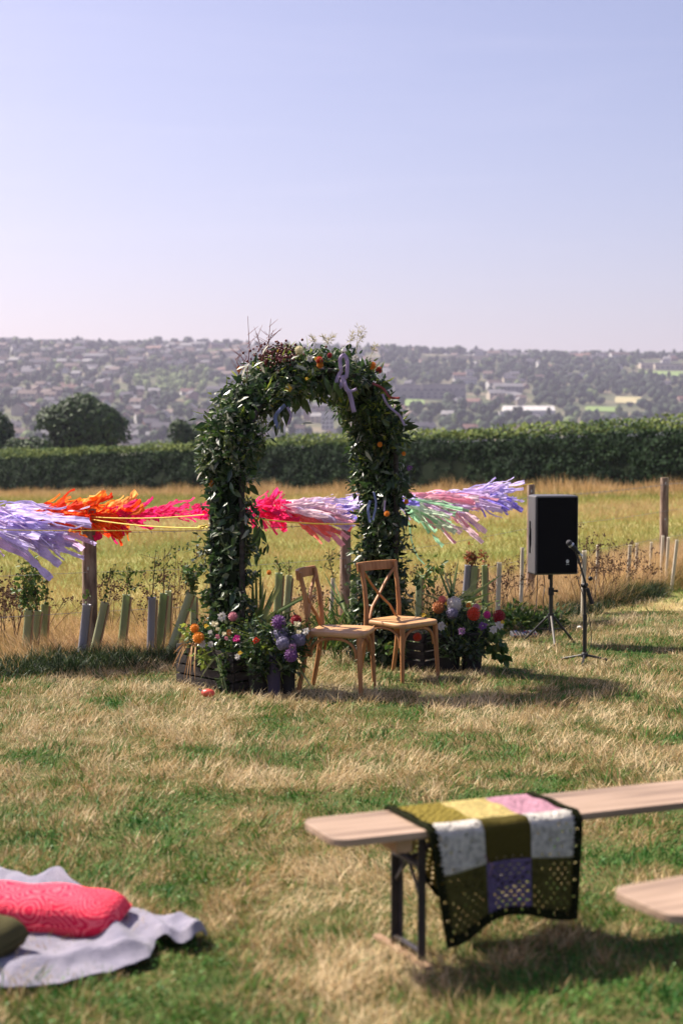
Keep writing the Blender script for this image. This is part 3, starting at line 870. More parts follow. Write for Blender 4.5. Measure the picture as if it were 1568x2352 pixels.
# skyline wood clumps
for (pa, pb, hgt, n) in ((330, 440, 1.7, 26), (455, 560, 1.5, 22), (580, 640, 1.2, 10), (840, 1060, 1.45, 44), (1100, 1240, .8, 16), (1240, 1400, 1.0, 26), (-40, 300, .95, 34)):
    for _ in range(n):
        px = r.uniform(pa, pb); d = r.uniform(2000, 2090)
        trees.append((d, (px - 784) * d / FOC, r.choice([0, 1, 4]), False, hgt * r.uniform(.75, 1.15), r.uniform(0, 6.28)))
d = 2050; trees.append((d, (302 - 784) * d / FOC, 3, False, 1.6, 0))
trees.sort()
inv = [t for t in trees if abs(t[1] / t[0]) < .245 and t[0] > 940][:280]
ids = set(id(t) for t in inv)
SHN = ['rounded', 'broad', 'tall oval', 'low spreading', 'full rounded', 'narrow pointed']
RV = []; RQ = []; RT = []; off = 0
for t in trees:
    d, x, k, light, sc, rz = t; z = g(x, d) - .5
    if id(t) in ids:
        o = bpy.data.objects.new('hillside_tree', TM[k][2 if light else 1]); o.location = (x, d, z); o.rotation_euler = (0, 0, rz); o.scale = (sc, sc, sc)
        nm = ('light green ' if light else 'dark green ') + SHN[k] + ' tree'
        tag(o, nm + ' on the hillside, ' + region(x, d), 'tree', nm + 's on the hillside'); link(o)
    elif not light:
        V, Q, T_ = TM[k][0]; cs_, sn = math.cos(rz), math.sin(rz)
        W = np.stack((x + (V[:, 0] * cs_ - V[:, 1] * sn) * sc, d + (V[:, 0] * sn + V[:, 1] * cs_) * sc, z + V[:, 2] * sc), 1)
        RV.append(W); RQ.append(Q + off); RT.append(T_ + off); off += len(V)
    else:
        V, Q, T_ = TM[k][0]; cs_, sn = math.cos(rz), math.sin(rz)
        W = np.stack((x + (V[:, 0] * cs_ - V[:, 1] * sn) * sc, d + (V[:, 0] * sn + V[:, 1] * cs_) * sc, z + V[:, 2] * sc), 1)
        rest_V.setdefault('l', []).append((W, Q, T_))
me = np_mesh('far_woods', np.concatenate(RV), np.concatenate(RQ), np.concatenate(RT), mats=m_fartree)
o = bpy.data.objects.new('far_woods', me); tag(o, 'dark woods and garden trees over the upper part of the far hillside', 'woods', kind='stuff'); link(o)
if rest_V.get('l'):
    off = 0; A = []; B = []; D = []
    for W, Q, T_ in rest_V['l']:
        A.append(W); B.append(Q + off); D.append(T_ + off); off += len(W)
    me = np_mesh('light_woods', np.concatenate(A), np.concatenate(B), np.concatenate(D), mats=m_fartree2)
    o = bpy.data.objects.new('light_woods', me); tag(o, 'lighter green belt of trees in the middle of the far hillside', 'woods', kind='stuff'); link(o)

# mast on the skyline
p = P(1490, 812, 300); mz = at(1490, 787, 2050)
mb = MB(); mb.tube([(0, 0, -5), (0, 0, 14)], [.35, .15], 6); mb.box((0, 0, 12), (1.2, .3, .3))
o = mb.build('radio_mast', m_steel); o.location = ((1490 - 784) * 2050 / FOC, 2050, g((1490 - 784) * 2050 / FOC, 2050)); tag(o, 'thin radio mast standing on the skyline at the right', 'mast')

# ---- haze
hz = MB(); hz.box((0, 2150, 0), (6400, 4500, 1)); 
hb = bpy.data.objects.new('haze', None)
me = MB().box((0, 2150, 52), (7000, 4700, 300)).mesh('haze', [])
o = bpy.data.objects.new('haze', me); tag(o, kind='stuff', label='pale lavender summer haze in the air over the whole valley', cat='haze')
mh = bpy.data.materials.new('haze_air'); mh.use_nodes = True
for n in list(mh.node_tree.nodes): mh.node_tree.nodes.remove(n)
ho = mh.node_tree.nodes.new('ShaderNodeOutputMaterial'); pv = mh.node_tree.nodes.new('ShaderNodeVolumePrincipled')
pv.inputs['Color'].default_value = (0.80, 0.78, 1.0, 1)
pv.inputs['Density'].default_value = 0.00016
pv.inputs['Anisotropy'].default_value = 0.2
mh.node_tree.links.new(pv.outputs[0], ho.inputs['Volume'])
me.materials.append(mh); link(o)
mh.cycles.homogeneous_volume = True if hasattr(mh.cycles, 'homogeneous_volume') else None
bpy.data.objects.remove(hb)

# ================================================================== THINGS
UP = Vector((0, 0, 1))
def rot_from(d, n):
    """matrix with local y along d and local z near n"""
    d = Vector(d).normalized(); n = Vector(n); s = d.cross(n)
    if s.length < 1e-5: s = d.orthogonal()
    s.normalize(); n = s.cross(d)
    return Matrix((s, d, n)).transposed().to_4x4()
def place(name, mesh, parent, loc, M4=None, sc=1.0):
    o = bpy.data.objects.new(name, mesh); link(o, parent)
    m = (M4 or Matrix.Identity(4)).copy(); m = Matrix.Translation(loc) @ m @ Matrix.Scale(sc, 4)
    o.matrix_local = m
    return o
def leaf_mesh(name, W, mat, fold=.15, droop=.15, n=1):
    V, q, t = leaf_arrays(np.zeros((1, 3)), np.array([[0, 1.0, 0]]), np.array([[0, 0, 1.0]]), 1.0, W, fold, droop)
    return np_mesh(name, V, q, t, mats=mat, smooth=True)

# ------------------------------------------------ flower builders
FL = {}
def fmat(key, c, **k):
    if key not in FL: FL[key] = flat('petal_' + key, c, rough=.6, trans=.25, **k)
    return FL[key]
PET = {'orange': (.75, .27, .02), 'yellow': (.80, .55, .05), 'white': (.62, .58, .54), 'pink': (.62, .25, .30), 'mauve': (.30, .16, .30), 'purple': (.20, .08, .25),
       'red': (.62, .06, .02), 'crimson': (.30, .01, .02), 'magenta': (.60, .03, .25), 'lilac': (.20, .18, .28), 'cream': (.75, .68, .45), 'rust': (.45, .16, .05), 'coral': (.70, .20, .15)}
PN = {'orange': 'orange', 'yellow': 'yellow', 'white': 'white', 'pink': 'pink', 'mauve': 'mauve', 'purple': 'purple', 'red': 'bright red orange', 'crimson': 'dark crimson', 'magenta': 'magenta', 'lilac': 'pale lilac', 'cream': 'cream', 'rust': 'rusty orange', 'coral': 'coral'}
FM = {}
def flower_mesh(col, kind):
    if (col, kind) in FM: return FM[(col, kind)]
    rr = random.Random(hash((len(FM), 3)) & 255); mb = MB(); mat = fmat(col, PET[col])
    if kind == 'pom':
        mb.ball((0, 0, 0), .74, 0, 10, 8)
        N = 70
        for i in range(N):
            z = 1 - 1.75 * (i + .5) / N; a = i * 2.39996; q = math.sqrt(max(0, 1 - z * z))
            n = Vector((q * math.cos(a), q * math.sin(a), z)); t = n.orthogonal().normalized(); b = n.cross(t)
            s = .17
            mb.add([n * .70 - t * s, n * .95 - b * s * .8, n * 1.04, n * .95 + b * s * .8, n * .70 + t * s], [(0, 1, 2), (0, 2, 3), (1, 2, 4), (3, 4, 2)], 0)
    elif kind == 'daisy':
        mb.ball((0, 0, .12), .17, 1, 8, 5)
        for ring, (k, el, ln) in enumerate(((9, .1, 1.0), (8, .45, .9), (6, .85, .7))):
            for i in range(k):
                a = 2 * PI * (i + ring * .5 + rr.uniform(-.25, .25)) / k; el2 = el + rr.uniform(-.25, .25); ln2 = ln * rr.uniform(.7, 1.1); d = Vector((math.cos(a) * math.cos(el2), math.sin(a) * math.cos(el2), math.sin(el2))); s = Vector((-math.sin(a), math.cos(a), rr.uniform(-.3, .3)))
                mb.add([d * .1, d * .6 * ln2 + s * .24, d * ln2 + UP * .05, d * .6 * ln2 - s * .24], [(0, 1, 2, 3)], 0)
    else:  # hydrangea head: many florets
        mb.ball((0, 0, 0), .8, 0, 10, 8)
        for i in range(85):
            z = 1 - 1.7 * (i + .5) / 85; a = i * 2.39996; q = math.sqrt(max(0, 1 - z * z))
            n = Vector((q * math.cos(a), q * math.sin(a), z)).normalized(); n2 = (n + Vector([rr.uniform(-.3, .3) for _ in range(3)])).normalized()
            t = n2.orthogonal().normalized(); b = n2.cross(t); c = n * rr.uniform(.85, 1.02); s = .15
            mb.add([c, c + t * s + n2 * .03, c + (t + b) * s * .7, c + b * s, c + (b - t) * s * .7, c - t * s, c - (t + b) * s * .7, c - b * s, c + (t - b) * s * .7], [(0, 1, 2, 3), (0, 3, 4, 5), (0, 5, 6, 7), (0, 7, 8, 1)], 0)
    FM[(col, kind)] = mb.mesh('flower', [mat, fmat('cream', PET['cream'])])
    return FM[(col, kind)]
def add_flower(parent, wp, r_, col, kind='pom', face=(0, -1, .5)):
    rel = Vector(wp) - parent.location
    f = Vector(face).normalized(); M4 = f.to_track_quat('Z', 'Y').to_matrix().to_4x4()
    o = place('flower', flower_mesh(col, kind), parent, rel, M4, r_)
    tag(o, PN[col] + {'pom': ' round pompom dahlia', 'daisy': ' open flower', 'hyd': ' large hydrangea head'}[kind])
    return o

# ------------------------------------------------ ARCH
A0 = Vector((-0.86, 10.68, 0)); B0 = Vector((0.33, 11.88, 0))
AC = (A0 + B0) / 2; AU = (B0 - A0).normalized(); AN = Vector((AU.y, -AU.x, 0)); AW = (B0 - A0).length / 2
AGZ = g(AC.x, AC.y)
arch = empty('flower_arch', (AC.x, AC.y, AGZ))
tag(arch, 'tall wedding arch covered in dark green leaves, flowers and lilac ribbons', 'arch')
SPR = 1.62; RISE = .80
def arch_path(t):
    """t 0..1 -> centre point rel. to root, tangent"""
    Ls = SPR; La = 2.25; tot = 2 * Ls + La; s = t * tot
    if s < Ls: u, z, tu, tz = -AW, s, 0, 1
    elif s > Ls + La: u, z, tu, tz = AW, tot - s, 0, -1
    else:
        a = PI * (s - Ls) / La
        ex = 1.0 if math.cos(a) > 0 else .72; u = -AW * math.copysign(abs(math.cos(a)) ** ex, math.cos(a)); z = SPR + RISE * math.sin(a) ** (.95 if math.cos(a) > 0 else .85)
        tu, tz = AW * math.sin(a), RISE * math.cos(a)
    return u, z, tu, tz
def arch_arrays(t):
    r_ = np.array([arch_path(k) for k in t]); tn = r_[:, 2:] / np.linalg.norm(r_[:, 2:], axis=1, keepdims=True)
    au = np.array(AU); c = au[None] * r_[:, :1]; c[:, 2] = r_[:, 1]
    inp = au[None] * (-tn[:, 1:2]); inp[:, 2] = tn[:, 0]            # in-plane normal, outwards on the left leg
    return c, inp, r_[:, 1]
def arch_surface(n, rmin, rmax, face_cam=False, tr=(0, 1)):
    t = rng.uniform(tr[0], tr[1], n)
    c, inp, z = arch_arrays(t); ph = rng.uniform(0, 2 * PI, n)
    if face_cam: ph = rng.uniform(-2.1, 1.4, n)
    ct, st = np.cos(ph)[:, None], np.sin(ph)[:, None]
    top = sstep(1.5, 2.3, z)[:, None]; low = sstep(.8, .2, z)[:, None]
    ra = .100 + .050 * top + .02 * low; rb = .212 + .02 * top
    lump = (.74 + .60 * fbm(t * 26, ph * 1.4, 91) + .12 * fbm(t * 90, ph * 3, 92))[:, None] * .92
    rr = rng.uniform(rmin, rmax, n)[:, None]
    an = np.array(AN)[None]
    # ph = 0 -> +AN side (towards the camera right), in-plane otherwise
    pos = c + (an * ct * rb + inp * st * ra) * lump * rr
    nrm = norm(an * ct / rb * .2 + inp * st / ra * .2)
    return pos, nrm, t, z
# frame posts
fr = []
for s in (-1, 1):
    mb = MB(); pts = []
    for k in range(61):
        u, z, tu, tz = arch_path(k / 60); q = AU * u + AN * (.17 * s); pts.append((q.x, q.y, z))
    mb.tube(pts, .022, 6); mb.build('frame_hoop', m_wood_dark, arch)
mb = MB()
for k in range(1, 30):
    u, z, tu, tz = arch_path(k / 30); q = AU * u; a = q + AN * .17; b = q - AN * .17
    mb.tube([(a.x, a.y, z), (b.x, b.y, z)], .014, 5)
tag(mb.build('frame_rungs', m_wood_dark, arch), kind='stuff')
# near-black core put in to stand for shade between the leaves
mb = MB(); K = 90; n_ = 14; vs = []
for k in range(K + 1):
    cc_, ii_, zz_ = arch_arrays([k / K])
    for j in range(n_):
        ph = 2 * PI * j / n_; p = cc_[0] + np.array(AN) * math.cos(ph) * .16 * random.uniform(.6, 1.15) + ii_[0] * math.sin(ph) * .072 * random.uniform(.5, 1.3)
        vs.append(tuple(p))
mb.add(vs, [(k * n_ + j, k * n_ + (j + 1) % n_, (k + 1) * n_ + (j + 1) % n_, (k + 1) * n_ + j) for k in range(K) for j in range(n_)])
mb.build('inner_dark_core', m_core, arch)
# leaves
def add_leaves(n, rmin, rmax, L, W, mat, hang, name='foliage', tr=(0, 1), fold=.15, droop=.2, out=1.0):
    pos, nr, t, z = arch_surface(n, rmin, rmax, tr=tr)
    cav = fbm(t * 40, pos[:, 0] * 5 + pos[:, 1] * 5, 93, 2) + rng.normal(0, .04, n); kp = cav > .46
    if rmin > .5: pos, nr, t, z = pos[kp], nr[kp], t[kp], z[kp]; n = len(t)
    dr = nr * out * .6 + rng.normal(size=(n, 3)) * .95 + np.array([0, 0, -1]) * hang
    nn = nr * .6 + rng.normal(size=(n, 3)) * 1.0 + np.array([0, 0, .3])
    V, q, tt = leaf_arrays(pos, dr, nn, L * rng.uniform(.6, 1.3, n), W * rng.uniform(.7, 1.25, n), fold, droop)
    return V, q, tt
parts = [add_leaves(7500, .6, 1.1, .042, .022, m_archleaf, .1), add_leaves(7500, .75, 1.2, .08, .024, m_archleaf, .5), add_leaves(5000, .45, .85, .07, .04, m_archleaf, .3),
         add_leaves(2600, .95, 1.38, .055, .02, m_archleaf, .0, out=1.8), add_leaves(1500, .88, 1.25, .10, .05, m_archleaf, .8), add_leaves(1200, 1.05, 1.65, .065, .02, m_archleaf, .5, out=1.8)]
def join(parts):
    o = 0; A = []; B = []; D = []
    for V, q, t in parts:
        A.append(V); B.append(q + o); D.append(t + o); o += len(V)
    return np.concatenate(A), np.concatenate(B), np.concatenate(D)
V, q, t = join(parts)
o = link(bpy.data.objects.new('foliage', np_mesh('foliage', V, q, t, mats=m_archleaf)), arch); tag(o, kind='stuff')
V, q, t = join([add_leaves(2600, .97, 1.25, .045, .02, m_olive_sunlit, .1, tr=(.05, .55)), add_leaves(500, .95, 1.2, .05, .018, m_olive_sunlit, .2)])  # extra pale leaves on left leg and shoulder stand for sunlit highlights
o = link(bpy.data.objects.new('silvery_foliage', np_mesh('silvery_foliage', V, q, t, mats=m_olive_sunlit)), arch); tag(o, kind='stuff')
V, q, t = join([add_leaves(420, 1.0, 1.35, .10, .014, m_limeleaf, -.5, tr=(.36, .66)), add_leaves(260, .9, 1.15, .07, .03, m_limeleaf, .2, tr=(.3, .7))])  # lime leaves thickened here to give the crown its sunlit yellow-green
o = link(bpy.data.objects.new('bright_top_foliage', np_mesh('bright_top_foliage', V, q, t, mats=m_limeleaf)), arch); tag(o, kind='stuff')
V, q, t = join([add_leaves(1500, .95, 1.25, .06, .026, m_sapleaf, .2, tr=(.0, .62)), add_leaves(1100, .95, 1.3, .055, .024, m_sapleaf, .0, tr=(.33, .72)), add_leaves(500, .95, 1.4, .06, .022, m_sapleaf, .3)])  # lighter green put on top and left side for sunlight there
o = link(bpy.data.objects.new('light_green_foliage', np_mesh('light_green_foliage', V, q, t, mats=m_sapleaf)), arch); tag(o, kind='stuff')
# large single leaves: parts
bl = [leaf_mesh('large_leaf', .42, m_archleaf), leaf_mesh('large_leaf', .3, m_archleaf, droop=.3), leaf_mesh('large_leaf', .5, m_archleaf, fold=.25), leaf_mesh('large_leaf', .3, m_olive_sunlit, droop=.25)]
pos, nr, t, z = arch_surface(285, .95, 1.15, face_cam=True)
for i in range(len(pos)):
    hang = .9 if i % 3 else .3
    d = Vector(nr[i]) * .4 + Vector(rng.normal(size=3)) * .8 + Vector((0, 0, -hang * .7)); n = Vector(nr[i]) + Vector(rng.normal(size=3)) * .5 + Vector((-.2, 0, .3))
    place('leaf', bl[[0, 1, 2, 3, 1][i % 5]], arch, Vector(pos[i]), rot_from(d, n), random.uniform(.06, .115))
# hanging broad leaves under the crown of the arch (palmate clusters)
for (px, py, n, L) in ((672, 905, 7, .20), (690, 925, 6, .17), (745, 880, 5, .16), (760, 890, 6, .15), (775, 900, 5, .14), (655, 945, 5, .18), (640, 975, 5, .15), (600, 985, 4, .13), (597, 1230, 5, .15), (590, 1195, 4, .12), (607, 1270, 3, .10), (590, 1290, 3, .11)):
    wp = at(px, py - 14, 10.95); rel = wp - arch.location
    for k in range(n):
        a = (k - n / 2) * .35 + random.uniform(-.15, .15); d = Vector((math.sin(a) * .8, random.uniform(-.3, .3), -1))
        place('hanging_leaf', bl[1], arch, rel + Vector((random.uniform(-.03, .03), random.uniform(-.05, .05), random.uniform(-.02, .04))), rot_from(d, Vector((random.uniform(-.5, .5), -1, .1))), L * random.uniform(.7, 1.05))
# leaves coloured pale for the sun they catch, mostly at the left shoulder
for (px, py, L, ang) in ((648, 962, .12, -2.6), (690, 975, .10, 1.3), (706, 852, .10, -1.0), (555, 868, .13, .3), (543, 850, .09, 1.0), (583, 842, .08, .9), (602, 815, .09, .4), (640, 952, .08, 2.8), (487, 1040, .09, 2.7), (484, 1060, .10, 2.9), (539, 1070, .07, 2.5), (452, 1105, .08, .3), (545, 1130, .09, 2.6), (548, 1155, .07, 2.2), (668, 825, .07, 1.0), (610, 905, .06, .5), (618, 925, .05, .5), (838, 1035, .10, 2.6), (826, 1015, .06, .1), (823, 1180, .10, .5)):
    wp = at(px, py, 10.6 if px < 720 else 11.1); d = Vector((math.sin(ang), -.2, math.cos(ang)))
    place('pale_leaf', bl[3], arch, wp - arch.location, rot_from(d, Vector((-.6, -.5, .6))), L)
# flowers of the arch
for (px, py, r_, c, k) in ((662, 891, .032, 'yellow', 'pom'), (733, 827, .03, 'red', 'pom'), (735, 838, .028, 'orange', 'pom'), (726, 824, .02, 'yellow', 'daisy'), (757, 816, .022, 'crimson', 'pom'), (816, 822, .035, 'white', 'daisy'), (849, 827, .03, 'white', 'daisy'),
        (855, 840, .033, 'orange', 'pom'), (870, 850, .03, 'red', 'pom'), (498, 1089, .026, 'orange', 'pom'), (491, 1109, .04, 'orange', 'pom'), (487, 1121, .03, 'white', 'daisy'), (872, 1021, .022, 'orange', 'pom'), (927, 1042, .018, 'orange', 'pom'), (888, 1180, .024, 'orange', 'pom'),
        (933, 1152, .022, 'orange', 'pom'), (895, 915, .02, 'yellow', 'daisy'), (687, 804, .035, 'cream', 'pom'), (644, 822, .03, 'pink', 'daisy'), (712, 824, .035, 'white', 'daisy'), (641, 806, .02, 'yellow', 'daisy'), (622, 1000 - 66, .02, 'yellow', 'daisy'), (550, 848, .03, 'rust', 'daisy'), (705, 870, .018, 'yellow', 'daisy'), (602, 1000, .02, 'mauve', 'daisy'), (940, 1075, .03, 'purple', 'daisy'), (618, 1135 + 180, .02, 'orange', 'pom')):
    add_flower(arch, at(px, py, 10.75 if px < 720 else (11.05 if px < 840 else 11.55)), r_, c, k, (-.2, -1, .35))
# berries
mb = MB()
for i in range(330):
    c = at(random.gauss(636, 26), random.gauss(812, 13) + (5 if i % 2 else 0), random.uniform(10.7, 11.15)) - arch.location
    mb.ball(c, random.uniform(.006, .012), 0, 5, 4)
o = mb.build('red_berries', m_berry, arch); tag(o, kind='stuff')
# bare red twigs and grass plumes on top
mb = MB()
for (x0, y0, x1, y1) in ((567, 870, 569, 726), (600, 830, 622, 732), (605, 820, 590, 765), (612, 800, 628, 758), (548, 860, 540, 822), (560, 850, 552, 812)):
    a = at(x0, y0, 10.8) - arch.location; b = at(x1, y1, 10.8) - arch.location; m = (a + b) / 2 + Vector((random.uniform(-.02, .02), 0, 0))
    mb.tube([a, m, b], [.004, .003, .0015], 5)
    for k in range(5):
        f = random.uniform(.2, .9); c = a.lerp(b, f); mb.tube([c, c + Vector((random.choice((-1, 1)) * random.uniform(.03, .09), 0, random.uniform(.04, .10)))], [.002, .001], 4)
mb.build('bare_twigs', m_redtwig, arch)
mb = MB()
for (x0, y0, x1, y1) in ((818, 815, 822, 752), (815, 810, 835, 757), (800, 800, 808, 768), (760, 800, 740, 772), (745, 800, 765, 770), (850, 820, 862, 795), (724, 800, 716, 776)):
    a = at(x0, y0, 11.1) - arch.location; b = at(x1, y1, 11.1) - arch.location; mb.tube([a, a.lerp(b, .6) + Vector((0, 0, .01)), b], [.002, .0015, .001], 4)
    for k in range(26):
        f = random.uniform(.45, 1.05); c = a.lerp(b, f); d = Vector((random.uniform(-.5, .9), random.uniform(-.3, .3), random.uniform(-.3, .7))).normalized()
        s = d.orthogonal().normalized() * .0035; mb.add([c, c + d * .02 + s, c + d * .045, c + d * .02 - s], [(0, 1, 2, 3)])
mb.build('grass_plumes', flat('plume', (.45, .40, .24), trans=.3), arch)
# trailing stems
mb = MB()
for (px, py, sx, n) in ((455, 1050, -1, 7), (425, 1265, -1, 6), (462, 1000, -1, 5), (440, 1280, -1, 5), (950, 1010, 1, 4), (972, 1250, 1, 4), (595, 1150, 1, 3)):
    a = at(px - sx * 55, py + 10, 10.8 if px < 700 else 11.6) - arch.location
    for k in range(n):
        b = a + Vector((sx * random.uniform(.08, .22), random.uniform(-.1, .1), random.uniform(-.12, .16))); m = a.lerp(b, .5) + Vector((0, 0, .04)); mb.tube([a, m, b], [.003, .002, .001], 4)
        for f in np.linspace(.2, 1, 7):
            c = a.lerp(b, float(f)) + Vector((0, 0, .04 * math.sin(PI * float(f)))); d = Vector((random.uniform(-1, 1), random.uniform(-1, 1), random.uniform(-.8, .8))).normalized(); s = d.orthogonal().normalized() * .011
            mb.add([c, c + d * .02 + s, c + d * .042, c + d * .02 - s], [(0, 1, 2, 3)])
tag(mb.build('trailing_sprigs', m_archleaf, arch), kind='stuff')

# ribbons
def ribbon(name, pts, wd, mat, parent=None, tw=0.0, nrm=(0, -1, 0)):
    pts = [Vector(p) for p in pts]
    # smooth
    P2 = []
    for i in range(len(pts) - 1):
        p0 = pts[max(i - 1, 0)]; p1 = pts[i]; p2 = pts[i + 1]; p3 = pts[min(i + 2, len(pts) - 1)]
        for k in range(6):
            t = k / 6; P2.append(.5 * ((2 * p1) + (p2 - p0) * t + (2 * p0 - 5 * p1 + 4 * p2 - p3) * t * t + (3 * p1 - p0 - 3 * p2 + p3) * t ** 3))
    P2.append(pts[-1]); vs = []; n = Vector(nrm)
    for i, p in enumerate(P2):
        t = (P2[min(i + 1, len(P2) - 1)] - P2[max(i - 1, 0)]); t.normalize() if t.length else None
        s = t.cross(n); s = s.normalized() if s.length > 1e-5 else t.orthogonal().normalized()
        a = tw * math.sin(i * .9) ; nn = s.cross(t)
        s = s * math.cos(a) + nn * math.sin(a)
        vs += [p - s * wd / 2, p + s * wd / 2]
    mb = MB(); mb.add(vs, [(2 * i, 2 * i + 1, 2 * i + 3, 2 * i + 2) for i in range(len(P2) - 1)], 0, True)
    o = mb.build(name, mat, parent)
    sm = o.modifiers.new('thick', 'SOLIDIFY'); sm.thickness = .0012
    return o
m_lilac = flat('lilac_ribbon', (.46, .36, .54), rough=.6, trans=.3)
m_rust = flat('rust_ribbon', (.36, .09, .09), rough=.6, trans=.3)
m_blue = flat('blue_ribbon', (.22, .26, .46), rough=.6, trans=.3)
def rp(l, d): return [at(x, y, d) - arch.location for x, y in l]
D_ = 10.98
for pts, wd, mt, lb in (
        ([(783, 850), (781, 825), (789, 816), (797, 828), (796, 862), (790, 868)], .03, m_lilac, 'lilac ribbon, upper loop'),
        ([(785, 850), (775, 868), (773, 888), (782, 888), (786, 872)], .03, m_lilac, 'lilac ribbon, small loop'),
        ([(786, 862), (794, 890), (803, 905), (813, 947)], .036, m_lilac, 'lilac ribbon, long hanging tail'),
        ([(799, 902), (808, 898), (819, 893)], .022, m_lilac, 'lilac ribbon, short tail')):
    o = ribbon('ribbon', rp(pts, D_), wd, mt, arch, .3); tag(o, lb)
for pts, wd, mt, lb, dd in (([(855, 880), (880, 893), (895, 912), (918, 914)], .02, m_rust, 'rust red ribbon end', 11.3), ([(878, 905), (890, 930), (917, 955), (929, 978)], .02, m_lilac, 'thin mauve ribbon end', 11.3),
        ([(655, 930), (640, 945), (632, 962), (640, 985)], .03, m_blue, 'blue ribbon under the left shoulder', 10.6), ([(660, 935), (668, 955), (662, 975)], .02, m_lilac, 'violet ribbon under the left shoulder', 10.6),
        ([(850, 1150), (845, 1170), (849, 1200)], .022, m_blue, 'blue ribbon on the right leg', 11.2), ([(858, 1130), (863, 1160), (856, 1195)], .018, m_blue, 'blue ribbon on the right leg', 11.2), ([(884, 1150), (882, 1175)], .012, m_lilac, 'lilac ribbon on the right leg', 11.2)):
    o = ribbon('ribbon', rp(pts, dd), wd, mt, arch, .5); tag(o, lb)

# ------------------------------------------------ CHAIRS
def make_chair(label, loc, face):
    root = empty('chair', loc, math.atan2(face[1], face[0])); tag(root, label, 'chair', 'two cross back chairs in front of the arch')
    # local +x = front
    def part(name, mb, mat, bv=.004):
        o = mb.build(name, mat, root)
        if bv: bevel(o, bv, 2)
        return o
    mb = MB(); n = 36; top = []; bot = []
    for k in range(n):
        a = 2 * PI * k / n; c, s = math.cos(a), math.sin(a); e = .32
        x = math.copysign(abs(c) ** e, c) * .215; y = math.copysign(abs(s) ** e, s) * (.205 + .02 * (x > 0))
        top.append((x, y, 0)); bot.append((x, y, -.034))
    rings = [[(p[0] * f, p[1] * f, z) for p in top] for f, z in ((.5, .452), (.8, .452), (.965, .459), (1.0, .452), (1.0, .428), (.96, .42), (.3, .42))]
    vs = [p for rg in rings for p in rg]; fs = []
    for i in range(len(rings) - 1):
        for k in range(n):
            fs.append((i * n + k, (i + 1) * n + k, (i + 1) * n + (k + 1) % n, i * n + (k + 1) % n))
    mb.add(vs, fs, 0, True); mb.add(rings[0], [tuple(range(n))]); mb.add(rings[-1], [tuple(range(n))[::-1]])
    part('seat', mb, m_seat, 0)
    for s in (-1, 1):
        mb = MB(); mb.tube([(-.275, s * .195, 0), (-.235, s * .19, .2), (-.205, s * .187, .42), (-.205, s * .186, .55), (-.225, s * .188, .72), (-.262, s * .195, .885)], [.017, .019, .021, .019, .018, .017], 10); part('back_post', mb, m_chair, 0)
        mb = MB(); mb.tube([(.20, s * .205, 0), (.19, s * .196, .2), (.182, s * .188, .425)], [.015, .018, .021], 10); part('front_leg', mb, m_chair, 0)
    # top rail: curved board with rounded ends
    mb = MB(); vs = []; K = 12
    for k in range(K + 1):
        y = -.225 + .45 * k / K; x = -.262 - .045 * (1 - (y / .225) ** 2); zz = .865
        hh = .036
        for dx, dz in ((.013, -hh), (.013, hh), (-.013, hh), (-.013, -hh)): vs.append((x + dx + (-.01 if dz > 0 else 0), y, zz + dz))
    fs = []
    for k in range(K):
        for j in range(4): fs.append((k * 4 + j, k * 4 + (j + 1) % 4, (k + 1) * 4 + (j + 1) % 4, (k + 1) * 4 + j))
    fs += [(3, 2, 1, 0), (K * 4, K * 4 + 1, K * 4 + 2, K * 4 + 3)]
    mb.add(vs, fs); part('top_rail', mb, m_chair, .006)
    for s in (-1, 1):
        mb = MB(); mb.tube([(-.252, s * .178, .84), (-.258, s * .08, .73), (-.247, 0, .64), (-.225, -s * .1, .55), (-.205, -s * .15, .46)], [.014] * 5, 8, flat=.6 , up=(1, 0, 0)); part('cross_slat', mb, m_chair, 0)
    # bentwood arches under the seat on four sides
    for (a, b) in (((.18, -.19), (.18, .19)), ((-.2, -.187), (.18, -.19)), ((-.2, .187), (.18, .19)), ((-.205, -.18), (-.205, .18))):
        mb = MB(); pts = []
        for k in range(13):
            an = PI * k / 12; f = .5 - .5 * math.copysign(abs(math.cos(an)) ** .8, math.cos(an)); z = .27 + .14 * math.sin(an) ** .8
            f = .05 + .9 * f
            pts.append((a[0] + (b[0] - a[0]) * f, a[1] + (b[1] - a[1]) * f, z))
        mb.tube(pts, .0115, 7); part('bent_brace', mb, m_chair, 0)
    return root
def grounded(x, y): return (x, y, g(x, y) + .004)
make_chair('wooden cross back chair seen from the side, nearer to the left foot of the arch', grounded(.0, 10.42), (.965, -.26))
make_chair('wooden chair whose crossed back shows openly, nearer to the right foot of the arch', grounded(.472, 11.1), (.70, -.71))

# ------------------------------------------------ CRATES with arrangements
def crate(label, loc, rz, L=.62, W=.34, H=.30):
    root = empty('wooden_crate', loc, rz); tag(root, label, 'crate', 'dark wooden crates at the feet of the arch')
    sl = MB().box((0, 0, 0), (L, .014, .062)).mesh('slat', m_wood_dark); s2 = MB().box((0, 0, 0), (.014, W - .03, .062)).mesh('slat', m_wood_dark)
    for k in range(4):
        z = .045 + k * .076
        for s in (-1, 1):
            place('slat', sl, root, Vector((random.uniform(-.004, .004), s * W / 2, z)), Matrix.Rotation(random.uniform(-.006, .006), 4, 'Y'))
            place('slat', s2, root, Vector((s * (L / 2 - .01), 0, z)))
    ps = MB().box((0, 0, H / 2), (.03, .03, H)).mesh('corner_post', m_wood_dark)
    for a in (-1, 1):
        for b in (-1, 1): place('corner_post', ps, root, Vector((a * (L / 2 - .035), b * (W / 2 - .024), 0)))
    MB().box((0, 0, .02), (L - .03, W - .03, .012)).build('bottom_board', m_wood_dark, root)
    return root
cdir = math.atan2(-.70, .70)
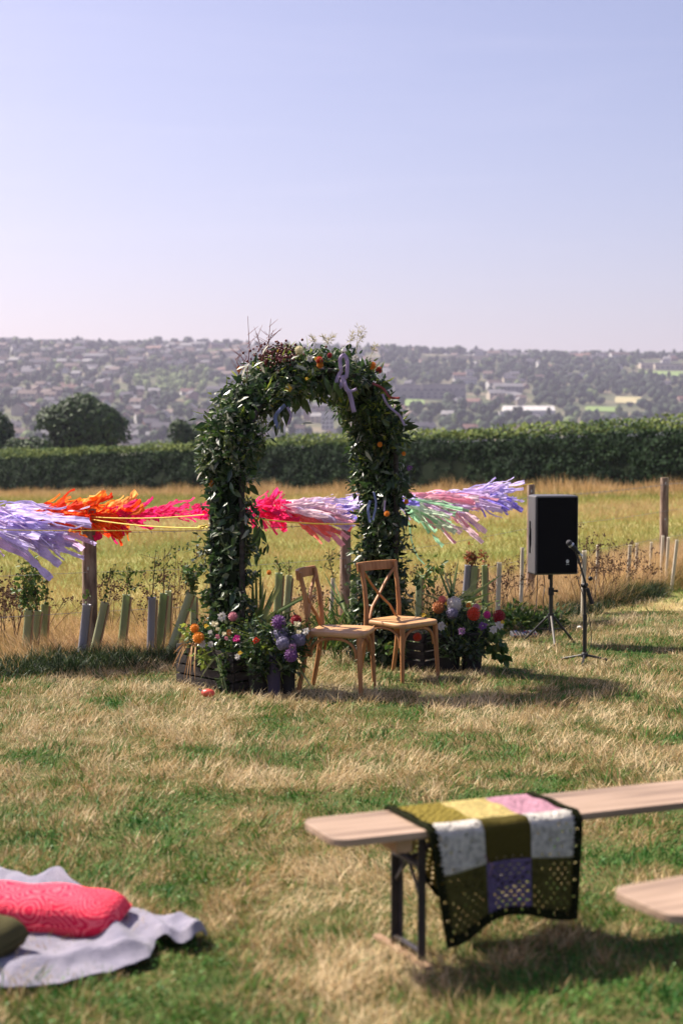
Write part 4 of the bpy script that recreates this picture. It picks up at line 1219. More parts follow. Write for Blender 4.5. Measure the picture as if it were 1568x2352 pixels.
c1 = Vector((-.90, 10.66, 0)); c1.z = g(c1.x, c1.y) + .005
crate('dark slatted wooden crate at the left foot of the arch, flowers spilling over it', c1, cdir, .66, .34, .24)
c2 = Vector((.50, 12.05, 0)); c2.z = g(c2.x, c2.y) + .005
crate('dark slatted wooden crate behind the chairs at the right foot of the arch', c2, cdir, .86, .36)

def arrangement(name, label, base, blobs, flowers, fwd=0.0, nl=2600):
    root = empty(name, base); tag(root, label, 'flower arrangement')
    P_ = []; Nn = []
    for (px, py, d, rx, rz, k) in blobs:
        c = np.array(at(px, py, d) - root.location); n = int(nl * k)
        v = norm(rng.normal(size=(n, 3))); rr = rng.uniform(.3, 1.1, n)[:, None] * (.65 + .9 * fbm(v[:, 0] * 2 + px, v[:, 2] * 2.4 + py, 97))[:, None]
        P_.append(c + v * rr * np.array([rx, rx * .8, rz])); Nn.append(v)
    P_ = np.concatenate(P_); Nn = np.concatenate(Nn); n = len(P_)
    V, q, t = leaf_arrays(P_, Nn * .6 + rng.normal(size=(n, 3)) * .6 + np.array([0, 0, .1]), Nn + rng.normal(size=(n, 3)) * .5, .05 * rng.uniform(.6, 1.4, n), .022 * rng.uniform(.6, 1.4, n))
    o = link(bpy.data.objects.new('foliage', np_mesh('foliage', V, q, t, mats=m_archleaf)), root); tag(o, kind='stuff')
    # loose stalks standing out of the mass
    mb = MB(); lf = []
    for (px, py, d, rx, rz, k) in blobs:
        c0 = at(px, py, d) - root.location
        for _ in range(int(9 * k)):
            dr = Vector((random.uniform(-1, 1), random.uniform(-.6, .3), random.uniform(-.3, 1))).normalized(); e = c0 + Vector((dr.x * rx * 1.75, dr.y * rx * 1.5, dr.z * rz * 1.8)); mb.tube([c0, c0.lerp(e, .6) + Vector((0, 0, .01)), e], [.003, .0025, .0012], 4)
            for q_ in range(6): lf.append(c0.lerp(e, random.uniform(.5, 1.05)))
    tag(mb.build('stalks', m_limeleaf, root), kind='stuff')
    lf = np.array(lf); m_n = len(lf); V, q, t = leaf_arrays(lf, rng.normal(size=(m_n, 3)), rng.normal(size=(m_n, 3)) + np.array([0, -.4, .6]), .04 * rng.uniform(.5, 1.4, m_n), .014 * rng.uniform(.6, 1.4, m_n))
    tag(link(bpy.data.objects.new('sprig_leaves', np_mesh('sprig_leaves', V, q, t, mats=m_sapleaf)), root), kind='stuff')
    for (px, py, d, r_, c, k) in flowers:
        add_flower(root, at(px, py, d - fwd), r_, c, k, (random.uniform(-.4, .1), -1, random.uniform(.2, .8)))
    return root
def wp_ground(x, y): return Vector((x, y, g(x, y)))
arrL = arrangement('flower_arrangement', 'loose flower arrangement with orange dahlias spilling from the left crate', wp_ground(-.95, 10.7),
    [(480, 1470, 10.72, .15, .13, 1.3), (530, 1480, 10.55, .19, .17, 1.5), (510, 1440, 10.75, .16, .13, 1), (570, 1485, 10.4, .14, .12, 1), (520, 1548, 10.35, .04, .15, .3)],
    [(447, 1443, 10.55, .035, 'orange', 'pom'), (456, 1465, 10.5, .044, 'orange', 'pom'), (510, 1416, 10.6, .042, 'white', 'daisy'), (535, 1416, 10.65, .036, 'pink', 'pom'), (474, 1438, 10.6, .022, 'yellow', 'daisy'), (493, 1434, 10.6, .035, 'cream', 'daisy'),
     (543, 1467, 10.35, .035, 'magenta', 'daisy'), (588, 1471, 10.3, .03, 'red', 'daisy'), (466, 1479, 10.5, .035, 'white', 'daisy'), (484, 1480, 10.5, .03, 'white', 'daisy'), (500, 1462, 10.5, .022, 'pink', 'daisy'), (515, 1456, 10.5, .022, 'cream', 'daisy'),
     (527, 1453, 10.5, .028, 'rust', 'daisy'), (483, 1452, 10.5, .022, 'white', 'daisy'), (500, 1445, 10.5, .02, 'cream', 'daisy'), (520, 1466, 10.45, .02, 'pink', 'daisy'), (552, 1500, 10.3, .022, 'yellow', 'daisy'), (546, 1508, 10.3, .03, 'white', 'daisy')], fwd=.2, nl=460)
arrL2 = arrangement('flower_arrangement', 'shaded arrangement with purple dahlias and lilac hydrangeas left of the chairs', wp_ground(-.5, 10.35),
    [(620, 1480, 10.28, .18, .17, 1.5), (660, 1470, 10.25, .14, .14, 1.2), (600, 1520, 10.2, .09, .13, .7), (660, 1515, 10.2, .10, .11, .6)],
    [(640, 1429, 10.2, .055, 'purple', 'pom'), (645, 1460, 10.25, .07, 'lilac', 'hyd'), (684, 1470, 10.2, .06, 'lilac', 'hyd'), (680, 1424, 10.2, .04, 'crimson', 'pom'), (682, 1434, 10.15, .034, 'cream', 'daisy'), (686, 1452, 10.1, .025, 'cream', 'daisy'),
     (668, 1505, 10.1, .05, 'purple', 'pom'), (703, 1450, 10.1, .035, 'white', 'daisy'), (650, 1478, 10.05, .05, 'lilac', 'hyd'), (672, 1488, 10.08, .04, 'mauve', 'daisy')], fwd=.05, nl=460)
arrR = arrangement('flower_arrangement', 'flower arrangement with white hydrangea and red dahlias right of the chairs', wp_ground(.95, 11.6),
    [(1030, 1420, 11.7, .18, .16, 1.3), (1075, 1440, 11.7, .19, .16, 1.3), (1040, 1480, 11.5, .15, .12, .8), (1085, 1490, 11.45, .10, .09, .4), (1105, 1460, 11.65, .12, .11, .5), (1000, 1450, 11.7, .12, .14, .5), (1135, 1440, 11.7, .06, .06, .2)],
    [(1006, 1395, 11.5, .052, 'rust', 'pom'), (1015, 1379, 11.55, .04, 'coral', 'pom'), (1042, 1388, 11.5, .065, 'white', 'hyd'), (1038, 1408, 11.45, .05, 'lilac', 'hyd'), (1087, 1410, 11.45, .055, 'red', 'pom'), (1093, 1396, 11.55, .035, 'pink', 'pom'),
     (1118, 1412, 11.5, .032, 'magenta', 'pom'), (1145, 1416, 11.5, .055, 'crimson', 'pom'), (1146, 1436, 11.45, .045, 'white', 'daisy'), (1132, 1446, 11.4, .04, 'white', 'daisy'), (1012, 1438, 11.35, .045, 'white', 'daisy'), (958, 1463, 11.4, .035, 'red', 'pom'),
     (973, 1413, 11.6, .025, 'yellow', 'daisy'), (1108, 1438, 11.4, .045, 'purple', 'daisy'), (1075, 1390, 11.6, .03, 'orange', 'daisy'), (1026, 1386, 11.5, .022, 'yellow', 'daisy'), (1153, 1429, 11.45, .02, 'yellow', 'daisy'), (1060, 1450, 11.35, .04, 'mauve', 'daisy')], fwd=.12, nl=460)
# lime sprigs, vine leaves
def sprig(parent, px, py, d, r_, n, mat, L=.05, W=.04, name='leaf_sprig'):
    c = np.array(at(px, py, d) - parent.location); v = norm(rng.normal(size=(n, 3)))
    pos = c + v * r_ * rng.uniform(.2, 1, n)[:, None]
    V, q, t = leaf_arrays(pos, v + rng.normal(size=(n, 3)) * .5 + np.array([0, 0, -.4]), np.array([0, -.7, .6]) + rng.normal(size=(n, 3)) * .5, L * rng.uniform(.6, 1.2, n), W * rng.uniform(.7, 1.2, n))
    return tag(link(bpy.data.objects.new(name, np_mesh(name, V, q, t, mats=mat)), parent), kind='stuff')
sprig(arrL, 425, 1446, 10.6, .035, 9, m_limeleaf); sprig(arrL, 462, 1500, 10.5, .07, 30, m_limeleaf, .045, .03); sprig(arrL, 470, 1515, 10.45, .05, 16, m_limeleaf, .06, .02)
sprig(arrL2, 610, 1490, 10.2, .05, 22, m_limeleaf); sprig(arrL2, 590, 1480, 10.25, .04, 10, m_weed)
sprig(arrR, 1143, 1478, 11.5, .06, 34, m_sapleaf, .08, .07); sprig(arrR, 1150, 1500, 11.5, .05, 24, m_sapleaf, .08, .07); sprig(arrR, 1138, 1458, 11.5, .05, 14, m_sapleaf, .07, .05)
sprig(arrR, 905, 1480, 11.5, .06, 16, m_sapleaf, .07, .035); sprig(arrR, 975, 1335, 11.9, .10, 50, m_sapleaf, .06, .035); sprig(arrR, 1000, 1300, 12.0, .09, 36, m_sapleaf, .055, .03)
# dark vases below the arrangements
m_vase = flat('dark_vase', (.018, .016, .015), rough=.7)
m_vase2 = flat('violet_vase', (.045, .035, .07), rough=.6)
def vase(name, label, x, y, r0, r1, h, mat, cat='vase'):
    mb = MB(); n = 20; rings = []
    for z, rr in ((0, r0), (h * .5, r0 + (r1 - r0) * .4), (h * .93, r1), (h, r1 * 1.05), (h, r1 * .9), (h * .6, r0 * .9)):
        rings.append([(rr * math.cos(2 * PI * k / n), rr * math.sin(2 * PI * k / n), z) for k in range(n)])
    vs = [p for q in rings for p in q]; fs = [(i * n + k, i * n + (k + 1) % n, (i + 1) * n + (k + 1) % n, (i + 1) * n + k) for i in range(5) for k in range(n)]
    mb.add(vs, fs, 0, True); mb.add(rings[0], [tuple(range(n))[::-1]]); mb.add(rings[-1], [tuple(range(n))])
    o = mb.build(name, mat); o.location = (x, y, g(x, y) + .003); return tag(o, label, cat)
def xat(px, d): return (px - 784) * d / FOC
vase('flower_bucket', 'tall dark bucket standing between the left crate and the chairs', xat(592, 10.3), 10.3, .065, .09, .30, m_vase, 'bucket')
vase('violet_vase', 'slim violet vase under the lilac hydrangeas left of the chairs', xat(628, 10.22), 10.22, .045, .055, .30, m_vase2)
vase('flower_bucket', 'dark bucket standing under the purple dahlia beside the left chair', xat(660, 10.3), 10.3, .05, .06, .26, m_vase, 'bucket')
vase('flower_bucket', 'dark bucket under the white hydrangea right of the chairs', xat(1030, 11.6), 11.6, .09, .12, .30, m_vase, 'bucket')
vase('flower_bucket', 'dark tapered bucket under the red dahlias, rightmost of the buckets', xat(1085, 11.55), 11.55, .075, .105, .32, m_vase, 'bucket')
# strap leaves
def strap(parent, pts, wd, mat, name='strap_leaf'):
    pts = [Vector(p) for p in pts]; P2 = []
    for i in range(len(pts) - 1):
        p0 = pts[max(i - 1, 0)]; p1 = pts[i]; p2 = pts[i + 1]; p3 = pts[min(i + 2, len(pts) - 1)]
        for k in range(4):
            t = k / 4; P2.append(.5 * ((2 * p1) + (p2 - p0) * t + (2 * p0 - 5 * p1 + 4 * p2 - p3) * t * t + (3 * p1 - p0 - 3 * p2 + p3) * t ** 3))
    P2.append(pts[-1]); vs = []; n = Vector((random.uniform(-.5, .5), -1, random.uniform(0, .5)))
    for i, p in enumerate(P2):
        f = i / (len(P2) - 1); t = P2[min(i + 1, len(P2) - 1)] - P2[max(i - 1, 0)]; s = t.cross(n).normalized(); w_ = wd * (.55 + .45 * math.sin(PI * min(f * 1.6, 1) * .5 + .2)) * (1 - f ** 3) + .001
        nn = s.cross(t).normalized()
        vs += [p - s * w_ / 2, p + nn * w_ * .12, p + s * w_ / 2]
    mb = MB(); mb.add(vs, [(3 * i + j, 3 * i + j + 1, 3 * i + j + 4, 3 * i + j + 3) for i in range(len(P2) - 1) for j in (0, 1)], 0, True)
    return mb.build(name, mat, parent)
def straps(name, label, cat, base_px, d, tips, wd, mat, spread=.04, arc=.25):
    b = at(base_px[0], base_px[1], d); gzv = g(b.x, b.y); root = empty(name, (b.x, b.y, gzv)); tag(root, label, cat)
    for (tx, ty, dd) in tips:
        tip = at(tx, ty, dd) - root.location; s = b - root.location + Vector((random.uniform(-spread, spread), random.uniform(-spread, spread), 0))
        s0 = Vector((s.x * .4, s.y * .4, 0.0)); mid = s.lerp(tip, .5); mid.z += arc * (tip - s).length * .5
        strap(root, [s0, s, mid, tip], wd * random.uniform(.8, 1.2), mat)
    return root
straps('strap_leaf_plant', 'upright strap leaves standing against the inner side of the left arch leg', 'plant', (590, 1450), 10.7, [(598, 1295, 10.8), (588, 1305, 10.7), (605, 1330, 10.8), (612, 1350, 10.6), (580, 1330, 10.7)], .04, m_strap, .03, .05)
straps('strap_leaf_plant', 'broad striped strap leaves leaning right behind the left flowers', 'plant', (605, 1440), 10.9, [(650, 1325, 11.1), (632, 1345, 11.0), (680, 1400, 10.9), (645, 1350, 11.0), (735, 1350, 11.0), (712, 1368, 10.9), (722, 1362, 11.0)], .035, m_strap, .03, .12)
straps('strap_leaf_plant', 'spray of sword leaves standing out of the right flowers', 'plant', (1045, 1400), 11.9, [(1000, 1290, 12.1), (1015, 1300, 12.0), (1030, 1310, 12.0), (1052, 1285, 12.1), (1090, 1330, 11.9), (1108, 1322, 11.9), (1122, 1340, 11.8), (1135, 1360, 11.8), (1110, 1372, 11.7), (1128, 1386, 11.7), (960, 1360, 12.0), (1150, 1320, 12.1)], .028, m_strap, .05, .08)
straps('dry_leaf_plant', 'orange and straw coloured drooping leaves at the left end of the left crate', 'plant', (452, 1500), 10.75, [(392, 1540, 10.6), (402, 1520, 10.6), (408, 1535, 10.5), (422, 1558, 10.5), (428, 1565, 10.45), (436, 1560, 10.4), (448, 1562, 10.4), (398, 1502, 10.7), (415, 1512, 10.6), (445, 1545, 10.4)], .016, m_strapdry, .02, .9)
straps('strap_leaf_plant', 'long green leaves hanging down over the front of the left crate', 'plant', (500, 1510), 10.45, [(517, 1598, 10.3), (510, 1575, 10.3), (460, 1560, 10.4), (524, 1600, 10.25)], .022, m_strap, .02, .25)
straps('strap_leaf_plant', 'thin stems poking out low on the left side of the near chair', 'plant', (672, 1515), 10.3, [(722, 1590, 10.1), (702, 1560, 10.1), (714, 1575, 10.2), (698, 1575, 10.15)], .014, m_strap, .02, .1)
# arching fern like fronds between the chairs and the fence
def frond_plant(label, cx, cy, tips, mat):
    b = at(cx, cy, 12.1); root = empty('fern', (b.x, 12.1, g(b.x, 12.1))); tag(root, label, 'plant')
    for (tx, ty) in tips:
        dd = random.uniform(11.8, 12.6); tip = at(tx, ty, dd) - root.location; s = Vector((random.uniform(-.04, .04), random.uniform(-.04, .04), .02)); mid = s.lerp(tip, .55) + Vector((0, 0, .12))
        mb = MB(); P2 = []
        for k in range(15):
            t = k / 14; P2.append(s * (1 - t) ** 2 + mid * 2 * t * (1 - t) + tip * t * t)
        mb.tube(P2, [.004 * (1 - k / 16) for k in range(15)], 4)
        for k in range(3, 15):
            for sg in (-1, 1):
                c = P2[k]; L = .09 * math.sin(PI * (k / 16)) + .02; d = (Vector((sg * .5, 0, -1)) + Vector((random.uniform(-.3, .3), random.uniform(-.4, .4), random.uniform(-.2, .3)))).normalized(); s2 = d.orthogonal().normalized() * .008
                mb.add([c, c + d * L * .5 + s2, c + d * L, c + d * L * .5 - s2], [(0, 1, 2, 3)])
        mb.build('frond', mat, root)
    return root
frond_plant('ferny green plant with arching fronds seen between the two chairs', 775, 1470, [(712, 1405), (730, 1380), (752, 1370), (770, 1378), (800, 1385), (815, 1400), (745, 1415), (790, 1405), (722, 1425), (808, 1420), (760, 1400)], m_sapleaf)
straps('strap_leaf_plant', 'long pale sword leaves showing between the two chair backs', 'plant', (815, 1440), 12.2, [(752, 1352, 12.4), (780, 1352, 12.3), (742, 1312, 12.6), (765, 1330, 12.5), (715, 1380, 12.3)], .026, m_strap, .04, .02)

# ------------------------------------------------ FENCE
def post(name, label, x, y, h, r_, lean=0.0, sq=False):
    root = empty(name, (x, y, g(x, y)), 0, 0, lean); tag(root, label, 'fence post', 'posts of the wire fence')
    mb = MB(); n = 14; rings = []
    for k in range(9):
        z = -.1 + (h + .1) * k / 8; rr = r_ * (1.06 - .08 * k / 8) * (1 + random.uniform(-.03, .03)); rings.append([(rr * math.cos(2 * PI * j / n), rr * math.sin(2 * PI * j / n), z) for j in range(n)])
    vs = [p for q in rings for p in q]; fs = [(i * n + j, i * n + (j + 1) % n, (i + 1) * n + (j + 1) % n, (i + 1) * n + j) for i in range(8) for j in range(n)]
    mb.add(vs, fs, 0, True); mb.add(rings[-1], [tuple(range(n))]); o = mb.build('shaft', m_wood_grey, root)
    st = MB().box((0, 0, 0), (.012, .012, .03)).mesh('staple', m_steel)
    for z in (h - .07, h * .6): place('staple', st, root, Vector((0, -r_, z)))
    return root
post('fence_post', 'stout round fence post at the left with orange streamers tied over its top', -2.22, 12.5, 1.31, .064)
post('fence_post', 'fence post half hidden between the arch legs behind the sapling', .04, 14.3, 1.15, .055)
post('fence_post', 'pale fence post standing directly behind the loudspeaker', 2.17, 16.3, 1.44, .045)
post('fence_post', 'knotted fence post at the far right against the hedge', 4.31, 19.0, 1.38, .058)
post('fence_post', 'fence post outside the left edge of the photograph', -5.3, 10.3, 1.25, .06)
post('fence_post', 'fence post outside the right edge of the photograph', 7.0, 22.2, 1.35, .055)
tops = [(-9.0, 7.6, 1.2), (-5.3, 10.3, 1.15), (-2.24, 12.42, 1.1), (.04, 14.24, 1.12), (2.17, 16.24, 1.30), (4.42, 18.93, 1.30), (7.0, 22.1, 1.3), (10, 26, 1.3)]
for lev, lb in ((0, 'top barbed strand of the wire fence along the meadow'), (.35, 'middle strand of the wire fence along the meadow'), (.7, 'lowest strand of the wire fence along the meadow')):
    mb = MB(); pts = []
    for i in range(len(tops) - 1):
        a, b = tops[i], tops[i + 1]
        for k in range(8):
            t = k / 8; x = a[0] + (b[0] - a[0]) * t; y = a[1] + (b[1] - a[1]) * t
            pts.append((x, y, (g(a[0], a[1]) + a[2]) * (1 - t) + (g(b[0], b[1]) + b[2]) * t - lev - .04 * 4 * t * (1 - t) * .5))
    mb.tube(pts, .0022 if lev else .003, 5)
    if lev == 0:
        for i in range(len(pts) - 1):
            a, b = Vector(pts[i]), Vector(pts[i + 1])
            for k in range(3):
                c = a.lerp(b, (k + .5) / 3); mb.tube([c + Vector((0, .01, -.018)), c + Vector((0, -.01, .018))], .0016, 4); mb.tube([c + Vector((.01, 0, -.016)), c + Vector((-.01, 0, .016))], .0016, 4)
    o = mb.build('fence_wire', m_wire); tag(o, lb, 'wire', 'wires of the fence')
# yellow ropes
def rope(label, a, b, r_=.005, sag=.02):
    a = Vector(a); b = Vector(b); pts = [a.lerp(b, k / 16) - Vector((0, 0, sag * 4 * (k / 16) * (1 - k / 16))) for k in range(17)]
    o = MB().tube(pts, r_, 6).build('rope', m_rope); tag(o, label, 'rope', 'thin yellow guy ropes'); return o
p1 = Vector((-2.19, 12.42, g(-2.24, 12.5) + 1.22))
archL = at(468, 1213, 10.8); archL2 = at(470, 1182, 11.0)
rope('yellow rope running down from the left fence post to the left leg of the arch', p1, archL, .006)
rope('upper yellow rope from the left fence post straight to the arch', p1 + Vector((0, .02, .02)), archL2, .005)
rope('thin yellow line stretched level across the left part of the meadow to the arch', at(-160, 1214, 9.6), at(462, 1217, 10.7), .0032, .01)
rope('yellow rope seen through the opening of the arch', at(575, 1189, 10.9), at(825, 1203, 11.7), .0055)
mb = MB()
mb.tube([at(466, 1213, 10.8) + Vector((.03 * math.cos(a), .12 * math.sin(a), .004 * a)) for a in np.linspace(0, 6.2, 20)], .006, 6); o = mb.build('rope', m_rope); tag(o, 'turn of yellow rope knotted round the left leg of the arch', 'rope', 'thin yellow guy ropes')

# ------------------------------------------------ STREAMERS
SC_COL = {'lavender': (.60, .52, .86), 'pale lavender': (.74, .66, .88), 'orange': (.98, .24, .03), 'red orange': (.93, .07, .015), 'light orange': (.98, .42, .12), 'magenta': (.85, .03, .20), 'hot pink': (.92, .05, .22), 'pink': (.88, .42, .52), 'pale pink': (.88, .66, .72), 'coral': (.92, .22, .20),
          'periwinkle': (.30, .24, .78), 'green': (.38, .68, .42), 'pale green': (.66, .82, .62), 'lilac': (.70, .52, .80)}
SM = {k: flat(k.replace(' ', '_') + '_streamer', v, rough=.7, spec=.15, trans=.58, sheen=.0, wobble=.15, scale=14) for k, v in SC_COL.items()}
gar = empty('streamer_garland', (0.0, 14.3, 1.0)); tag(gar, 'long garland of coloured fabric streamers strung along the fence and blown to the right', 'garland')
GL = [(-6.2, 9.6, 1.05), (-2.24, 12.5, .885), (.04, 14.35, .93), (2.19, 16.28, 1.02)]
def gar_pt(px):
    # point of the string seen at photo x
    best = None
    for i in range(3):
        a = Vector(GL[i]); b = Vector(GL[i + 1])
        for k in range(41):
            t = k / 40; p = a.lerp(b, t) - Vector((0, 0, .045 * 4 * t * (1 - t))); q = 784 + FOC * p.x / p.y
            if best is None or abs(q - px) < best[0]: best = (abs(q - px), p)
    return best[1]
pts = []
for i in range(3):
    a = Vector(GL[i]); b = Vector(GL[i + 1])
    for k in range(14):
        t = k / 14; pts.append(a.lerp(b, t) - Vector((0, 0, .045 * 4 * t * (1 - t))) - gar.location)
pts.append(Vector(GL[3]) - gar.location)
MB().tube(pts, .005, 6).build('string', m_rope, gar)
def streamer(tas, p, L, ang, wd, mat, r_, yaw=0.0, wav=.05, curl=0.0, into=None, mi_=0):
    """fabric strip from p flying right; ang = downward slope"""
    n = 14; vs = []; ph = r_.uniform(0, 6); f = r_.uniform(5, 10); ph2 = r_.uniform(0, 6)
    pos = Vector(p); step = L / n; a = ang
    tw = r_.uniform(-.9, .9); tw2 = r_.uniform(-.8, .8)
    for i in range(n + 1):
        t = i / n
        aa = a + curl * t + wav * 3.2 * math.sin(f * t + ph) * (.5 + t) + r_.gauss(0, wav * 1.6)
        d = Vector((math.cos(aa) * math.cos(yaw), math.sin(yaw + .4 * math.sin(4 * t + ph2)), -math.sin(aa))).normalized()
        s0 = Vector((math.sin(aa), 0, math.cos(aa))); nn = d.cross(s0).normalized(); s0 = nn.cross(d)
        rot = tw + tw2 * math.sin(5 * t + ph2) + r_.gauss(0, .22)
        s = s0 * math.cos(rot) + nn * math.sin(rot)
        w_ = wd * (.5 + .5 * min(1, t * 4)) * (1 + .12 * math.sin(9 * t + ph)) * r_.uniform(.85, 1.12)
        pl = .15 * w_
        for q_, (u_, k_) in enumerate(((-.5, 0), (-.22, 1), (0, -.6), (.25, .9), (.5, -.2))):
            vs.append(pos + s * w_ * u_ + nn * pl * k_ * math.sin(6 * t + ph + q_))
        pos = pos + d * step
    mb = into if into is not None else MB()
    mb.add(vs, [(5 * i + j, 5 * i + j + 1, 5 * i + j + 6, 5 * i + j + 5) for i in range(n) for j in range(4)], mi_, False)
    if into is not None: return None
    o = mb.build('strip', mat, tas); return o
TAS = [  # px0, px1, colours, count, len, angle range (deg, + down), width, dz range, curl, label
    (-150, -20, ['lavender', 'pale lavender', 'lilac'], 24, (.6, 1.0), (-4, 18), .042, (-.05, .10), .25, 'lavender streamers at the left edge'),
    (-60, 60, ['lavender', 'pale lavender', 'lavender'], 18, (.4, .75), (4, 40), .042, (-.10, .10), -.1, 'lavender streamers hanging across the left post'),
    (60, 190, ['orange', 'light orange', 'red orange'], 24, (.18, .42), (-28, 38), .05, (-.05, .06), 0, 'orange streamers left of the fence post'),
    (150, 270, ['orange', 'light orange', 'red orange', 'orange'], 26, (.12, .32), (-45, 55), .052, (-.08, .08), 0, 'orange streamers bunched on the fence post'),
    (190, 290, ['red orange', 'magenta', 'orange'], 12, (.15, .32), (20, 85), .045, (-.08, .02), 0, 'red streamers hanging beside the fence post'),
    (240, 460, ['magenta', 'hot pink', 'magenta'], 26, (.14, .34), (-24, 30), .042, (-.04, .05), 0, 'magenta streamers left of the arch'),
    (460, 590, ['hot pink', 'magenta'], 10, (.2, .3), (-15, 25), .05, (-.04, .04), 0, 'magenta streamers behind the left arch leg'),
    (575, 640, ['hot pink', 'magenta', 'hot pink'], 20, (.12, .28), (-60, 70), .048, (-.12, .06), 0, 'hot pink streamers seen through the arch'),
    (640, 705, ['pale pink', 'pale lavender', 'pale pink'], 20, (.4, .68), (-6, 22), .042, (-.03, .05), .05, 'pale pink streamers inside the arch'),
    (640, 700, ['coral', 'pink', 'pink'], 12, (.4, .66), (16, 42), .042, (-.05, .02), .1, 'coral streamers inside the arch'),
    (690, 800, ['periwinkle', 'lavender', 'lilac', 'pale lavender'], 20, (.25, .48), (-5, 42), .045, (-.05, .04), .05, 'periwinkle streamers beside the right arch leg'),
    (800, 900, ['periwinkle', 'lavender'], 10, (.25, .45), (-5, 30), .042, (-.04, .04), 0, 'periwinkle streamers behind the right arch leg'),
    (905, 960, ['green', 'pale green', 'green'], 16, (.35, .75), (12, 62), .038, (-.05, .04), -.1, 'mint green streamers right of the arch'),
    (935, 1010, ['pale pink', 'pink', 'pale pink', 'lilac'], 24, (.4, .75), (-4, 48), .042, (-.03, .06), .05, 'pink streamers right of the arch'),
    (990, 1120, ['pale lavender', 'lavender', 'lilac'], 26, (.3, .62), (-14, 22), .042, (-.04, .05), .0, 'lavender streamers left of the loudspeaker'),
    (1060, 1130, ['periwinkle', 'lavender'], 12, (.25, .48), (14, 40), .045, (-.04, .02), 0, 'periwinkle streamers hanging left of the loudspeaker'),
]
rs = random.Random(5); total = 0
for (x0, x1, cols, n, Ls, an, wd, dz, curl, lb) in TAS:
    tas = None
    for k in range(n):
        p = gar_pt(rs.uniform(x0, x1)) - gar.location + Vector((0, rs.uniform(-.1, .1), rs.uniform(*dz)))
        L = rs.uniform(*Ls); a = math.radians(rs.uniform(*an))
        if tas is None:
            tas = bpy.data.objects.new('tassel', None); link(tas, gar); tag(tas, lb)
        streamer(tas, p, L, a, wd * rs.uniform(.85, 1.75), SM[rs.choice(cols)], rs, rs.uniform(-.45, .45), .022 if L > .35 else .05, curl)
    mb = MB(); uc = sorted(set(cols))
    for k in range(int(n * 1.7)):
        p = gar_pt(rs.uniform(x0, x1)) - gar.location + Vector((0, rs.uniform(-.1, .1), rs.uniform(*dz)))
        streamer(None, p, rs.uniform(*Ls) * rs.uniform(.5, 1.1), math.radians(rs.uniform(an[0] - 8, an[1] + 8)), rs.uniform(.012, .024), None, rs, rs.uniform(-.5, .5), .07, curl, mb, rs.randrange(len(uc)))
    tag(mb.build('fine_shreds', [SM[k] for k in uc], tas), kind='stuff')

# ------------------------------------------------ TREE GUARDS AND SAPLINGS
def guard(xt, yt, xb, yb, d, mat, r_, label, kind='green', sap=None, saplabel=None):
    b = at(xb, yb, d); b.z = g(b.x, d) ; t = at(xt, yt, d + random.uniform(-.05, .05))
    root = empty('tree_guard', b); tag(root, label, 'tree guard', 'plastic tree guards along the fence')
    t = t - b
    if mat is m_guard_pale: r_ *= .72
    mb = MB(); n = 14; ax = t.normalized(); u = ax.orthogonal().normalized(); v = ax.cross(u); rings = []
    for q, rr in ((0, r_), (.5, r_), (.985, r_), (1, r_ * 1.12), (1, r_ * .92), (.3, r_ * .88)):
        rings.append([t * q + (u * math.cos(2 * PI * j / n) + v * math.sin(2 * PI * j / n)) * rr for j in range(n)])
    vs = [p for w_ in rings for p in w_]; mb.add(vs, [(i * n + j, i * n + (j + 1) % n, (i + 1) * n + (j + 1) % n, (i + 1) * n + j) for i in range(5) for j in range(n)], 0, True)
    mb.build('tube', mat, root)
    sd = Vector((r_ * 1.25, .01, 0))
    if mat is not m_guard_pale: MB().tube([sd - ax * .05, sd + t * .96], .009, 6).build('stake', m_bench_foot, root)
    if sap:
        h, n_leaf, mt, sz = sap
        sr = empty('sapling', b); tag(sr, saplabel, 'sapling', 'saplings growing out of the tree guards')
        top = t + Vector((random.uniform(-.06, .06), 0, h)); mb = MB()
        mb.tube([t * .2, t, t.lerp(top, .5) + Vector((random.uniform(-.02, .02), 0, 0)), top], [.006, .005, .004, .002], 5)
        tips = []
        for k in range(7):
            f = random.uniform(.0, .85); c = t.lerp(top, f); e = c + Vector((random.uniform(-.14, .14), random.uniform(-.1, .1), random.uniform(.02, .16))) * min(1, h / .25); mb.tube([c, e], [.003, .0015], 4); tips.append((c, e))
        mb.build('stem', m_twig, sr)
        pos = []
        for k in range(n_leaf):
            if random.random() < .7: c, e = random.choice(tips); pos.append(c.lerp(e, random.uniform(.2, 1.1)))
            else: pos.append(t.lerp(top, random.uniform(-.02, 1)))
        pos = np.array(pos) + rng.normal(size=(n_leaf, 3)) * .015
        V, q, tt = leaf_arrays(pos, rng.normal(size=(n_leaf, 3)) + np.array([0, 0, -.2]), rng.normal(size=(n_leaf, 3)) + np.array([0, -.3, .8]), sz * rng.uniform(.6, 1.3, n_leaf), sz * .55 * rng.uniform(.7, 1.2, n_leaf))
        link(bpy.data.objects.new('leaves', np_mesh('leaves', V, q, tt, mats=mt)), sr)
    return root
SL = m_sapleaf
